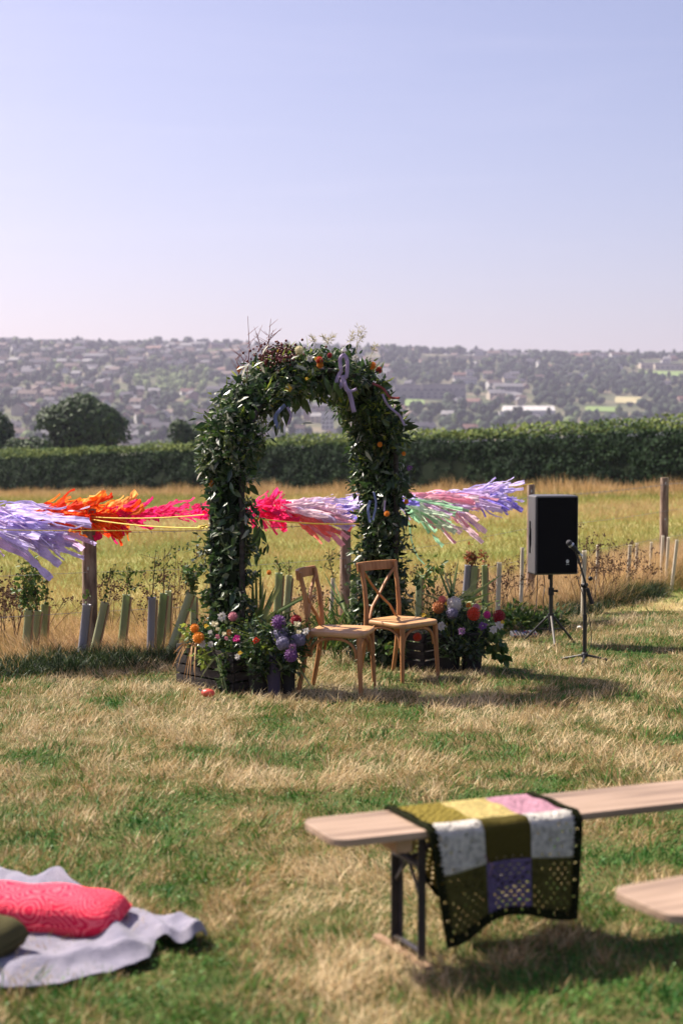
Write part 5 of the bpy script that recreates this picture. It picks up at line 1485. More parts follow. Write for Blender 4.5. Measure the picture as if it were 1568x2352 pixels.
G = [
 (67, 1400, 57, 1510, 12.3, m_guard, .033, 'leftmost tree guard, first of the three left of the stout post', (.30, 110, SL, .06), 'bushy sapling with yellowish leaves in the leftmost tree guard'),
 (87, 1402, 74, 1500, 12.5, m_guard, .033, 'middle one of the three tree guards left of the stout post', (.42, 190, SL, .055), 'tallest and darkest sapling of the left group'),
 (104, 1388, 98, 1480, 12.8, m_guard, .033, 'third tree guard from the left edge, just before the stout post', (.24, 90, SL, .045), 'small sapling with a thin side branch left of the stout post'),
 (200, 1388, 186, 1520, 12.15, m_guard_grey, .036, 'grey tree guard leaning against the foot of the stout post', (.10, 12, SL, .04), 'small green shoots over the grey tree guard at the stout post'),
 (241, 1384, 212, 1495, 12.4, m_guard, .034, 'pale green leaning tree guard just right of the stout post', (.26, 45, SL, .038), 'sparse sapling right of the stout post'),
 (291, 1366, 276, 1475, 12.6, m_guard, .033, 'single tree guard standing between the stout post and the grey one', (.24, 90, SL, .04), 'dense topped sapling between the post and the arch'),
 (350, 1372, 345, 1480, 12.4, m_guard_grey, .034, 'grey tree guard left of the arch with a tall thin sapling', (.42, 40, SL, .035), 'tallest thin sapling left of the arch'),
 (376, 1363, 363, 1475, 12.5, m_guard, .033, 'green tree guard directly right of the grey one left of the arch', (.40, 45, SL, .03), 'wispy sapling left of the arch'),
 (387, 1357, 381, 1450, 12.9, m_guard, .028, 'thin tree guard partly hidden behind two others left of the arch', (.12, 15, SL, .03), 'small sapling in the thin hidden tree guard'),
 (438, 1362, 384, 1475, 12.3, m_guard, .034, 'strongly leaning tree guard beside the left leg of the arch', (.20, 150, SL, .055), 'leafy sapling on the strongly leaning tree guard'),
 (444, 1366, 444, 1450, 12.8, m_guard, .028, 'short upright tree guard behind the leaning one beside the arch', None, None),
 (641, 1316, 633, 1440, 13.4, m_guard, .036, 'dark green tree guard seen through the left part of the arch', (.12, 16, SL, .035), 'small sapling seen through the left part of the arch'),
 (664, 1322, 650, 1440, 13.5, m_guard, .030, 'tree guard leaning right, second one seen through the arch', (.14, 20, SL, .03), 'sparse sapling on the second tree guard inside the arch'),
 (765, 1328, 757, 1440, 13.6, m_guard_pale, .028, 'pale tree guard seen between the two chairs', (.28, 50, SL, .035), 'sapling with round leaves rising between the chairs'),
 (812, 1335, 806, 1445, 13.8, m_guard, .030, 'tree guard close beside the right arch leg behind the chairs', (.3, 60, SL, .035), 'dark sapling beside the middle fence post'),
 (962, 1322, 958, 1430, 13.5, m_guard, .030, 'green tree guard just right of the right arch leg', (.1, 20, SL, .035), 'low sapling just right of the right arch leg'),
 (1075, 1298, 1061, 1380, 14.0, m_guard_grey, .036, 'broad grey tree guard under the rusty brown sapling', (.14, 60, m_rustleaf, .045), 'rusty brown sapling over the broad grey tree guard'),
 (1090, 1300, 1074, 1390, 14.0, m_guard, .034, 'dark green tree guard leaning beside the broad grey one', (.12, 60, m_rustleaf, .045), 'rusty brown leaves spreading beside the grey tree guard'),
 (1112, 1298, 1112, 1380, 14.2, m_guard, .028, 'upright slim tree guard right of the rusty sapling', (.12, 40, m_rustleaf, .04), 'rusty leaves over the slim upright tree guard'),
 (1146, 1292, 1141, 1375, 14.6, m_guard_pale, .034, 'whitish tree guard standing alone between the sapling and the loudspeaker', (.18, 0, SL, .03), None),
 (1199, 1258, 1195, 1340, 15.5, m_guard_pale, .028, 'pale tree guard left of the loudspeaker', None, None),
 (1341, 1265, 1338, 1345, 15.6, m_guard_pale, .034, 'whitish tree guard right behind the loudspeaker', None, None),
 (1372, 1252, 1370, 1310, 17.0, m_guard_pale, .028, 'pale tree guard among dry stalks right of the loudspeaker', None, None),
 (1446, 1252, 1440, 1310, 17.6, m_guard_pale, .030, 'pale tree guard leftmost of the row below the far post', None, None),
 (1462, 1248, 1459, 1300, 18.2, m_guard_pale, .026, 'second pale tree guard of the row left of the far post', None, None),
 (1495, 1245, 1491, 1300, 18.6, m_guard_pale, .026, 'pale tree guard a little left of the foot of the far post', None, None),
 (1521, 1230, 1516, 1300, 18.4, m_guard_pale, .026, 'pale tree guard directly under the far fence post', None, None),
 (1534, 1234, 1528, 1305, 18.2, m_guard_pale, .026, 'pale tree guard just right of the foot of the far post', None, None),
 (1554, 1240, 1541, 1310, 17.8, m_guard_pale, .030, 'rightmost pale leaning tree guard at the edge of the photograph', None, None)]
for (xt, yt, xb, yb, d, mt, r_, lb, sp, sl_) in G:
    if sp and sp[1] == 0: sp = None
    guard(xt, yt, xb, yb, d, mt, r_, lb, sap=sp, saplabel=sl_)

# ------------------------------------------------ WEEDS (dry docks and umbels)
def dry_weed(px, d, h, label, n=6, spread=.3, seed=1):
    rr = random.Random(seed); x = xat(px, d); root = empty('dry_weed', (x, d, g(x, d))); tag(root, label, 'weed', 'brown dried weeds along the fence')
    mb = MB(); hd = MB()
    for k in range(n):
        a = Vector((rr.uniform(-.06, .06), rr.uniform(-.06, .06), 0)); b = a + Vector((rr.gauss(0, spread), rr.gauss(0, spread * .6), h * rr.uniform(.6, 1.05))); m = a.lerp(b, .5) + Vector((rr.uniform(-.03, .03), 0, .03))
        mb.tube([a, m, b], [.004, .003, .002], 5)
        for q in range(5):
            f = rr.uniform(.45, 1); c = a.lerp(b, f); e = c + Vector((rr.uniform(-.12, .12), rr.uniform(-.08, .08), rr.uniform(.02, .14))); mb.tube([c, e], [.002, .0012], 4)
            for w_ in range(6):
                p = e + Vector((rr.gauss(0, .018), rr.gauss(0, .018), rr.gauss(0, .016))); hd.ball(p, rr.uniform(.005, .011), 0, 5, 4)
    mb.build('stalks', m_twig, root); tag(hd.build('seed_heads', m_seed, root), kind='stuff'); return root
W = [(15, 13.2, .75, 'dry weed at the far left under the lavender streamers'), (45, 13.6, .7, 'second dry weed from the left edge'), (85, 13.8, .62, 'dry weed behind the left saplings'), (-20, 12.6, .7, 'dry weed just outside the left edge'), (250, 14.6, .66, 'dry weed behind the sparse sapling right of the stout post'),
     (395, 14.2, .9, 'tall dark seed heads left of the arch'), (340, 14.0, .55, 'low dry weed behind the grey tree guard'), (700, 14.6, .55, 'dry weed seen through the arch'), (735, 14.4, .5, 'low dry weed beside the left chair back'),
     (1160, 15.6, .6, 'dry weed between the streamers and the loudspeaker'), (1190, 15.8, .7, 'dry weed directly left of the loudspeaker'), (1345, 16.0, .95, 'tallest brown dried weed just right of the loudspeaker'), (1375, 16.2, .85, 'broad brown dried weed right of the microphone'), (1400, 16.6, .75, 'brown dried weed in the middle of the right group'),
     (1425, 17.0, .6, 'low brown weed left of the far post'), (1475, 17.4, .5, 'low brown weed nearest to the far post'), (1130, 14.9, .5, 'low dry weed above the green bush'), (980, 14.4, .65, 'dry weed right of the right arch leg')]
for i, (px, d, h, lb) in enumerate(W): dry_weed(px, d, h, lb, 6, .13, 20 + i)
def bush(px, d, rx, h, label, n=260, mat=None, L=.07, cat='weed'):
    x = xat(px, d); root = empty('leafy_weed', (x, d, g(x, d))); tag(root, label, cat)
    v = norm(rng.normal(size=(n, 3))); v[:, 2] = np.abs(v[:, 2]); pos = v * np.array([rx, rx * .7, h]) * rng.uniform(.35, 1.05, n)[:, None]
    V, q, t = leaf_arrays(pos, v + rng.normal(size=(n, 3)) * .4, v + np.array([0, 0, .8]) + rng.normal(size=(n, 3)) * .4, L * rng.uniform(.6, 1.3, n), L * .5 * rng.uniform(.7, 1.2, n))
    link(bpy.data.objects.new('leaves', np_mesh('leaves', V, q, t, mats=mat or m_weed)), root)
    mb = MB()
    for k in range(10): mb.tube([(0, 0, 0), tuple(pos[k * 7] * .9)], [.005, .002], 4)
    mb.build('stems', m_twig, root)
bush(1190, 14.3, .24, .30, 'bright green nettle bush left of the loudspeaker stand', 420, m_sapleaf, .07)
bush(1235, 14.5, .18, .22, 'low green bush behind the loudspeaker cables', 240, m_weed, .06)
bush(1268, 14.6, .2, .26, 'green leaves directly below the loudspeaker', 220, m_weed, .06)
bush(985, 12.9, .16, .22, 'green leaves between the right arch leg and the sword leaves', 240, m_sapleaf, .06)
bush(900, 12.7, .22, .30, 'dark leaves behind the right chair at the foot of the arch', 300, m_weed, .06)
bush(820, 12.9, .18, .26, 'low leaves behind the seat of the right chair', 220, m_weed, .05)

# ------------------------------------------------ LOUDSPEAKER
sx, sy = 1.995, 13.5; sz = g(sx, sy)
m_sunlit_leg = flat('sunlit_grey_leg', (.22, .20, .17), rough=.5)  # paler colour for the front leg stands for sun on it
st = empty('speaker_stand', (sx, sy, sz)); tag(st, 'black tripod stand carrying the big loudspeaker', 'speaker stand')
MB().tube([(0, 0, .12), (0, 0, .52)], .020, 12).build('lower_pole', m_blackmetal, st)
MB().tube([(0, 0, .50), (0, 0, .70)], .016, 12).build('upper_pole', m_blackmetal, st)
mb = MB(); mb.tube([(0, 0, .46), (0, 0, .53)], .027, 12); mb.tube([(0, 0, .50), (.05, 0, .50)], .01, 8); mb.ball((.055, 0, .50), .014, 0, 8, 6); mb.build('clamp', m_black, st)
mb = MB(); mb.tube([(0, 0, .22), (0, 0, .285)], .030, 12); mb.build('collar', m_black, st)
for a in (-90, 32, 152):
    q = math.radians(a); d = Vector((math.cos(q), math.sin(q), 0)); r_ = .26
    mb = MB(); mb.tube([d * .025 + Vector((0, 0, .26)), d * r_ + Vector((0, 0, .02))], .011, 8); lg = mb.build('leg', m_sunlit_leg if a == -90 else m_blackmetal, st)
    MB().ball(d * r_ + Vector((0, 0, .018)), .016, 0, 8, 6).build('rubber_foot', m_black, lg)
    MB().tube([Vector((0, 0, .13)), d * r_ * .55 + Vector((0, 0, .13))], .006, 6).build('strut', m_blackmetal, st)
sp = empty('loudspeaker', (sx - .01, sy, sz + .672), math.radians(11), math.radians(0)); tag(sp, 'large black loudspeaker with a dark grille on the tripod stand', 'loudspeaker')
W_, H_, Dp = .425, .745, .36
mb = MB()
prof = [(-W_ / 2, -Dp / 2), (W_ / 2, -Dp / 2), (W_ / 2, Dp * .1), (W_ * .30, Dp / 2), (-W_ * .30, Dp / 2), (-W_ / 2, Dp * .1)]
vs = [(x, y, 0) for x, y in prof] + [(x, y, H_) for x, y in prof]
mb.add(vs, [tuple(range(6))[::-1], tuple(range(6, 12))] + [(k, (k + 1) % 6, 6 + (k + 1) % 6, 6 + k) for k in range(6)])
m_cab = flat('speaker_cabinet', (.085, .082, .088), rough=.55, spec=.4, bump=.15, bscale=200)
bevel(mb.build('cabinet', m_cab, sp), .018, 3)
bevel(MB().box((0, -Dp / 2 - .006, H_ / 2), (W_ - .03, .02, H_ - .03)).build('grille', m_grille, sp), .01, 3)
lg = MB(); lg.add([(0, 0, .022), (.016, 0, .008), (.010, 0, -.016), (-.010, 0, -.016), (-.016, 0, .008)], [(0, 1, 2, 3, 4)]); lg.add([(0, .004, .022), (.016, .004, .008), (.010, .004, -.016), (-.010, .004, -.016), (-.016, .004, .008)], [(4, 3, 2, 1, 0)]); lg.add([(-.016, 0, -.030), (.016, 0, -.030), (.016, 0, -.026), (-.016, 0, -.026)], [(0, 1, 2, 3)])
lg.build('badge', m_silverlogo, sp, (.10, -Dp / 2 - .020, .125))
MB().box((-W_ / 2 - .001, -.03, H_ * .47), (.006, .035, .30)).build('side_handle', m_grille, sp)
MB().tube([(-W_ / 2 - .004, -.05, H_ * .36), (-W_ / 2 - .012, -.05, H_ * .47), (-W_ / 2 - .004, -.05, H_ * .58)], .007, 6).build('handle_bar', m_black, sp)
MB().tube([(0, 0, -.06), (0, 0, .004)], .022, 10).build('socket', m_black, sp)
# cables
def cable(label, pts, r_=.004):
    pts = [Vector(p) for p in pts]; P2 = []
    for i in range(len(pts) - 1):
        p0 = pts[max(i - 1, 0)]; p1 = pts[i]; p2 = pts[i + 1]; p3 = pts[min(i + 2, len(pts) - 1)]
        for k in range(6):
            t = k / 6; P2.append(.5 * ((2 * p1) + (p2 - p0) * t + (2 * p0 - 5 * p1 + 4 * p2 - p3) * t * t + (3 * p1 - p0 - 3 * p2 + p3) * t ** 3))
    P2.append(pts[-1]); o = MB().tube(P2, r_, 6).build('cable', m_black); return tag(o, label, 'cable')
def gp(px, py, lift=.012):
    p = P(px, py); p.z += lift; return p
cable('dark cable hanging from the left of the loudspeaker down to the mixer', [at(1234, 1310, 13.6), at(1232, 1370, 13.7), at(1227, 1410, 13.7), gp(1215, 1447, .1), gp(1195, 1462, .03)])
cable('second dark cable hanging behind the loudspeaker stand pole', [at(1246, 1310, 13.6), at(1250, 1345, 13.7), at(1247, 1385, 13.7), gp(1258, 1436, .08), gp(1262, 1452, .03)])
cable('pale cable looping over the grass between the mixer and the stand', [gp(1200, 1462, .04), gp(1222, 1440, .08), gp(1245, 1430, .08), gp(1262, 1446, .02)], .003)
cable('thin cable lying on the grass from the right flowers to the mixer', [gp(1152, 1446, .03), gp(1170, 1452, .03), gp(1188, 1458, .03)], .003)
# mixer
mx = empty('mixing_desk', gp(1203, 1464, .01), .15); mx.scale = (.8, .6, .6); tag(mx, 'small grey mixing desk lying in the grass left of the speaker stand', 'mixing desk')
m_mix = flat('mixer_grey', (.08, .08, .09), rough=.6)
b = MB(); b.add([(-.16, -.1, 0), (.16, -.1, 0), (.16, .1, 0), (-.16, .1, 0), (-.16, -.1, .035), (.16, -.1, .035), (.16, .1, .085), (-.16, .1, .085)], [(3, 2, 1, 0), (4, 5, 6, 7), (0, 1, 5, 4), (1, 2, 6, 5), (2, 3, 7, 6), (3, 0, 4, 7)]); bevel(b.build('body', m_mix, mx), .005)
kn = MB().tube([(0, 0, 0), (0, 0, .014)], .008, 8).mesh('knob', m_black); kr = MB().tube([(0, 0, 0), (0, 0, .014)], .008, 8).mesh('knob', flat('red_knob', (.6, .03, .03))); kb = MB().tube([(0, 0, 0), (0, 0, .014)], .008, 8).mesh('knob', flat('blue_knob', (.05, .08, .4)))
for i in range(8):
    for j in range(4):
        place('knob', kr if (i + j) % 7 == 0 else (kb if (i * j) % 5 == 3 else kn), mx, Vector((-.13 + i * .037, -.07 + j * .045, .041 + j * .011)))
# ------------------------------------------------ MICROPHONE STAND
mxx, myy = 2.07, 12.05; mz = g(mxx, myy)
ms = empty('microphone_stand', (mxx, myy, mz)); tag(ms, 'black boom microphone stand in front of the loudspeaker', 'microphone stand')
MB().tube([(0, 0, .05), (0, 0, .40)], .018, 10).build('lower_pole', m_blackmetal, ms)
pk = at(1341, 1345, myy) - ms.location
MB().tube([(0, 0, .38), pk], .014, 10).build('upper_pole', m_blackmetal, ms)
MB().tube([(0, 0, .37), (0, 0, .42)], .019, 10).build('pole_clamp', m_black, ms)
mb = MB(); mb.ball(pk, .025, 0, 10, 8); mb.tube([pk + Vector((-.03, 0, 0)), pk + Vector((.03, 0, .01))], .014, 8); mb.ball(pk + Vector((.05, 0, .06)), .02, 0, 8, 6); mb.build('boom_clutch', m_black, ms)
b0 = at(1357, 1386, myy) - ms.location; b1 = at(1322, 1268, myy - .05) - ms.location
MB().tube([b0 + Vector((0, -.03, 0)), b1], .0085, 8).build('boom_arm', m_blackmetal, ms)
MB().tube([b0 + Vector((0, -.03, 0)), b0.lerp(b1, .30) + Vector((0, -.02, 0))], .017, 10).build('boom_weight', m_black, ms)
for a in (-105, 15, 150):
    q = math.radians(a); d = Vector((math.cos(q), math.sin(q), 0))
    l = MB().tube([Vector((0, 0, .075)), d * .20 + Vector((0, 0, .025))], .010, 8).build('leg', m_blackmetal, ms); MB().ball(d * .20 + Vector((0, 0, .024)), .013, 0, 8, 6).build('rubber_foot', m_black, l)
MB().ball((0, 0, .07), .032, 0, 12, 8).build('hub', m_black, ms)
mic = empty('microphone', at(1320, 1262, myy - .05)); tag(mic, 'black and silver microphone clipped to the end of the boom', 'microphone')
ma = at(1306, 1247, myy - .05) - mic.location; mb_ = at(1330, 1272, myy - .05) - mic.location; ax = (mb_ - ma).normalized()
MB().ball(ma, .027, 0, 12, 10).build('head', flat('mic_mesh', (.05, .05, .055), metal=.6, rough=.5, bump=.5, bscale=400), mic)
MB().tube([ma + ax * .02, ma + ax * .035], .027, 12).build('collar', m_steel, mic)
MB().tube([ma + ax * .03, ma.lerp(mb_, .45), mb_], [.022, .016, .012], 12).build('handle', m_blackmetal, mic)
MB().tube([mb_, mb_ + ax * .03], .011, 10).build('plug', m_steel, mic)
MB().tube([ma.lerp(mb_, .4) - ax * .015, ma.lerp(mb_, .4) + ax * .03], .021, 10).build('clip', m_black, mic)
cable('microphone cable curling from the microphone down along the stand', [at(1333, 1275, myy - .05), at(1337, 1290, myy - .03), at(1336, 1312, myy), at(1327, 1335, myy - .03), at(1333, 1352, myy - .04), at(1341, 1380, myy - .04), at(1352, 1420, myy - .05), at(1357, 1460, myy - .05), at(1355, 1488, myy - .06), at(1344, 1503, myy - .05)], .0033)
# small things in the grass
o = MB().ball((0, 0, .02), .022, 0, 8, 6, (1.2, 1, .7)).build('paper_scrap', flat('paper', (.75, .72, .66))); o.location = gp(1330, 1452, .03); tag(o, 'tiny white crumpled scrap on the grass right of the speaker stand', 'scrap')
# red balloon
bl_ = empty('deflated_balloon', gp(478, 1606, .012), -.2); tag(bl_, 'small coral red oval balloon lying on the grass in front of the left crate', 'balloon')
m_ball = flat('red_rubber', (.72, .10, .07), rough=.3, spec=.5, trans=.1)
MB().ball((0, 0, .032), .034, 0, 16, 10, (1.5, 1.0, .9)).build('body', m_ball, bl_)
mb = MB(); mb.tube([(-.045, 0, .045), (-.06, 0, .055), (-.068, 0, .062)], [.006, .004, .009], 8); mb.build('knot', flat('grey_knot', (.25, .27, .35)), bl_)

m_rail = flat('worn_foot_rail', (.26, .16, .10), rough=.8)
# ------------------------------------------------ BENCHES
def bench(label, corner, th, L, Wd, seat, group='wooden folding benches', inset=.325):
    u = Vector((math.cos(th), math.sin(th), 0)); v = Vector((-math.sin(th), math.cos(th), 0))  # v: away from the camera
    c = Vector(corner); root = empty('bench', (c.x, c.y, g(c.x, c.y)), th); tag(root, label, 'bench', group)
    z0 = seat; base = root.location.z
    slope = (g(*(c + u * 1.5).xy) - g(*c.xy)) / 1.5
    zt = lambda x: z0 + slope * x
    # plank with rounded corners: local x along, y away
    mb = MB(); R_ = .055; outl = []
    for (cx, cy, a0) in ((R_, R_, PI), (L - R_, R_, 1.5 * PI), (L - R_, Wd - R_, 0), (R_, Wd - R_, .5 * PI)):
        for k in range(7):
            a = a0 + .5 * PI * k / 6; outl.append((cx + R_ * math.cos(a), cy + R_ * math.sin(a)))
    n = len(outl); vs = [(x, y, zt(x) - .024) for x, y in outl] + [(x, y, zt(x)) for x, y in outl]
    mb.add(vs, [tuple(range(n))[::-1], tuple(range(n, 2 * n))] + [(k, (k + 1) % n, n + (k + 1) % n, n + k) for k in range(n)])
    bevel(mb.build('plank', m_bench, root), .003, 2)
    for (x0, sg) in ((inset, 1), (L - inset, -1)):
        zz = zt(x0) - .028
        def q(x, y, z): return (x0 + sg * x, y, z)
        gl = lambda x, y: (g(*(c + u * (x0 + sg * x) + v * y).xy) - base)
        for y in (.045, Wd - .045):
            m_ = MB(); y2 = .016 if y < .1 else -.016; gb = gl(0, y) + .012
            m_.box(((q(0, 0, 0)[0]), y, (zz + gb) / 2), (.027, .004, zz - gb)); m_.box((q(.015, 0, 0)[0], y + y2, (zz + gb) / 2), (.004, .028, zz - gb)); m_.build('leg', m_iron, root)
        m_ = MB(); m_.bar(q(0, .05, zz - .10), q(0, Wd - .05, zz - .10), .026, .012); m_.build('crossbar', m_iron, root)
        m_ = MB(); m_.bar(q(0, .05, .04 + gl(0, .05)), q(0, Wd - .05, .04 + gl(0, .2)), .02, .006); m_.build('foot_bar', m_iron, root)
        m_ = MB(); m_.tube([q(0, Wd / 2, zz - .10), q(.05, Wd / 2, zz - .085), q(.13, Wd / 2, zz - .03), q(.24, Wd / 2, zz - .012)], .012, 6, flat=.5); m_.build('folding_brace', m_iron, root)
        for y in (.06, Wd - .06):
            m_ = MB(); m_.tube([q(0, y, zz - .19), q(0, Wd / 2, zz - .10)], .007, 6); m_.build('diagonal_brace', m_iron, root)
        m_ = MB(); m_.box(q(-.07, Wd / 2, zz - .022), (.055, Wd - .06, .040)); m_.build('cleat', m_bench_foot, root)
        m_ = MB(); m_.bar(q(-.01, -.02, gl(0, 0) + .010), q(-.01, Wd + .07, gl(0, Wd) + .004), .030, .014); m_.build('foot_rail', m_rail, root)
    return root, u, v, c
TH1 = math.atan2(.55, 1.187)
c1_ = at(770, 1932, 4.32); SEAT = c1_.z - g(c1_.x, c1_.y)
b1, U1, V1, C1 = bench('long pale wooden bench with the crochet blanket over it', (c1_.x - .0, c1_.y, 0), TH1, 2.2, .28, SEAT)
c2_ = at(1548, 2108, 3.55); S2 = c2_.z - g(c2_.x, c2_.y)
bench('nearer wooden bench of which only the left end shows at the right edge', (c2_.x, c2_.y, 0), math.radians(28), 2.2, .27, S2, inset=.42)

# ------------------------------------------------ CROCHET BLANKET
bk = empty('crochet_blanket', (C1.x, C1.y, g(C1.x, C1.y)), TH1); tag(bk, 'crochet patchwork blanket in olive, white, yellow and violet hung over the bench', 'blanket')
slope1 = (g(*(C1 + U1 * 1.5).xy) - g(*C1.xy)) / 1.5
WDB = .28; AX0 = .315; CW = .176; BR = .026; FRONT = .335; NR = 5
TOTB = NR * CW + 2 * BR
def drape(a, b, lift=0.0):
    """a across (0..3*CW+2*BR), b along from the front hem; local coordinates of the bench"""
    x = AX0 + a; A_ = 3 * CW + 2 * BR; t = a / A_
    zt = SEAT + slope1 * x + .004
    r_ = .022; f0 = FRONT + .030 * math.sin(t * PI)      # hem profile: middle hangs shorter
    hemdrop = FRONT + .026 * math.cos(2 * PI * t) + .022 * (1 - t) - .012
    k = hemdrop / FRONT
    if b < FRONT:
        h = (FRONT - b) * k
        fold = math.sin(t * 9.5 + .6) * .016 + math.sin(t * 4 + 2) * .012
        y = -r_ * .35 - (.010 + .035 * (h / .33) ** 1.3 * (fold / .02) * .5 + .012 * h / .33) ; z = zt - h
        if h < r_: y = -r_ * .35 * math.sin(h / r_ * PI / 2) - .010 * (h / r_); z = zt - h * .6 - h * .4 * (h / r_)
        x += .055 * (h / .33) * (.5 - t) * 1.1 + .012 * (h / .33)
        ny = (0, -1, 0)
    elif b < FRONT + WDB:
        y = b - FRONT; z = zt + .0035 * math.sin(a * 37) * math.sin(b * 41) + .002; ny = (0, 0, 1)
    else:
        h = (b - FRONT - WDB)
        y = WDB + .012 + .02 * math.sin(t * 7 + 1) * (h / .3) - .05 * (h / .3) ** 2 * (1 - t); z = zt - h
        x += .23 * (h / .35) ** 1.2 * (1 - t) * .9
        ny = (0, 1, 0)
    return Vector((x, y + ny[1] * lift, z + ny[2] * lift))
CC = {'olive': (.12, .105, .03), 'olive_sunlit': (.36, .28, .06), 'paleyellow': (.66, .52, .20), 'pink': (.60, .32, .40), 'white': (.76, .71, .64), 'purple': (.20, .15, .30), 'dark': (.022, .024, .009)}  # one olive yarn in two tones: darkened for shaded front, yellower for sunlit top
MC = {k: M('yarn_' + k, [tuple(q_ * .6 for q_ in v), v, tuple(min(1, q_ * 1.25) for q_ in v)], rough=.95, spec=.05, trans=.04, bump=.9, bscale=260, scale=60) for k, v in CC.items()}
LAY = [['olive', 'purple', 'olive'], ['white', 'olive_sunlit', 'white'], ['olive_sunlit', 'paleyellow', 'pink'], ['olive_sunlit', 'paleyellow', 'pink'], ['olive_sunlit', 'olive', 'white'], ['olive_sunlit', 'purple', 'olive']]
CNAME = {'olive': 'shade-toned olive', 'purple': 'violet', 'white': 'white', 'olive_sunlit': 'sunlit-toned olive', 'paleyellow': 'pale yellow', 'pink': 'pink'}
LAY[1][1] = 'olive2'; CC2 = (.115, .092, .022); MC['olive2'] = flat('yarn_olive2', CC2, rough=.95, spec=.05, trans=.04, bump=.9, bscale=260, scale=60); CNAME['olive2'] = 'shade-toned mid olive'
NC = 22
rh = random.Random(3)
def crochet_square(i, j, col):
    a0 = BR + i * CW; b0 = BR + j * CW; st = CW / NC; V = []; F = []
    for q in range(NC + 1):
        for p in range(NC + 1):
            V.append(drape(a0 + p * st, b0 + q * st))
    for q in range(NC):
        for p in range(NC):
            hole = False
            edge = p < 1 or q < 1 or p > NC - 2 or q > NC - 2
            if not edge:
                if col in ('white', 'paleyellow', 'pink'): hole = (q % 3 == 1 and (p + (q // 3 % 2) * 2) % 4 == 1 and rh.random() < .35)
                elif col in ('olive', 'olive2'):
                    hole = (q % 2 == 1 and (p + (q // 2 % 2) * 2) % 4 == 1 and not (j == 1) and rh.random() < (.95 if (p > 7 or q < 9) else .45)) or (j == 1 and q == 1 and p % 4 == 1)
                else: hole = q % 2 == 1 and (p + (q // 2 % 2) * 2) % 4 in (1, 2) and (j != 0 or p > 3 or rh.random() < .3)
            if not hole: F.append((q * (NC + 1) + p, q * (NC + 1) + p + 1, (q + 1) * (NC + 1) + p + 1, (q + 1) * (NC + 1) + p))
    mb = MB(); mb.add(V, F, 0, True); o = mb.build('crochet_square', MC[col], bk); tag(o, CNAME[col] + ' square')
    s = o.modifiers.new('thick', 'SOLIDIFY'); s.thickness = .005; s.offset = 0
    return o
for j in range(NR):
    for i in range(3): crochet_square(i, j, LAY[j][i])
# scalloped dark border
A_T = 3 * CW + 2 * BR
def border(name, along, at0, at1, n):
    """strip running along 'a' or 'b' with a toothed inner side"""
    V = []; F = []
    for k in range(n + 1):
        t = k / n
        inner = BR + (.009 if k % 2 else -.002)
        if along == 'a': pr = [(A_T * t, at0), (A_T * t, at0 + (at1 - at0) * .5), (A_T * t, at0 + (at1 - at0) * inner / BR)]
        else: pr = [(at0, TOTB * t), (at0 + (at1 - at0) * .5, TOTB * t), (at0 + (at1 - at0) * inner / BR, TOTB * t)]
        for m_, (a, b) in enumerate(pr): V.append(drape(a, b, .004))
    for k in range(n):
        for m_ in (0, 1):
            if m_ == 1 and k % 7 == 2: continue
            F.append((3 * k + m_, 3 * k + m_ + 1, 3 * k + m_ + 4, 3 * k + m_ + 3))
    mb = MB(); mb.add(V, F); o = mb.build(name, MC['dark'], bk); s = o.modifiers.new('thick', 'SOLIDIFY'); s.thickness = .007; s.offset = 0
border('border', 'a', 0, BR, 64); border('border', 'a', TOTB, TOTB - BR, 64); border('border', 'b', 0, BR, 120); border('border', 'b', A_T, A_T - BR, 120)
mb = MB(); p0 = drape(BR + CW, BR + CW, 0) + Vector((0, -.012, 0)); mb.tube([p0 + Vector((-.012, 0, .035)), p0 + Vector((0, -.006, .01)), p0 + Vector((.012, -.01, 0)), p0 + Vector((.006, -.01, -.02)), p0 + Vector((0, -.008, -.035))], .0013, 5); mb.build('loose_yarn_end', MC['pink'], bk)

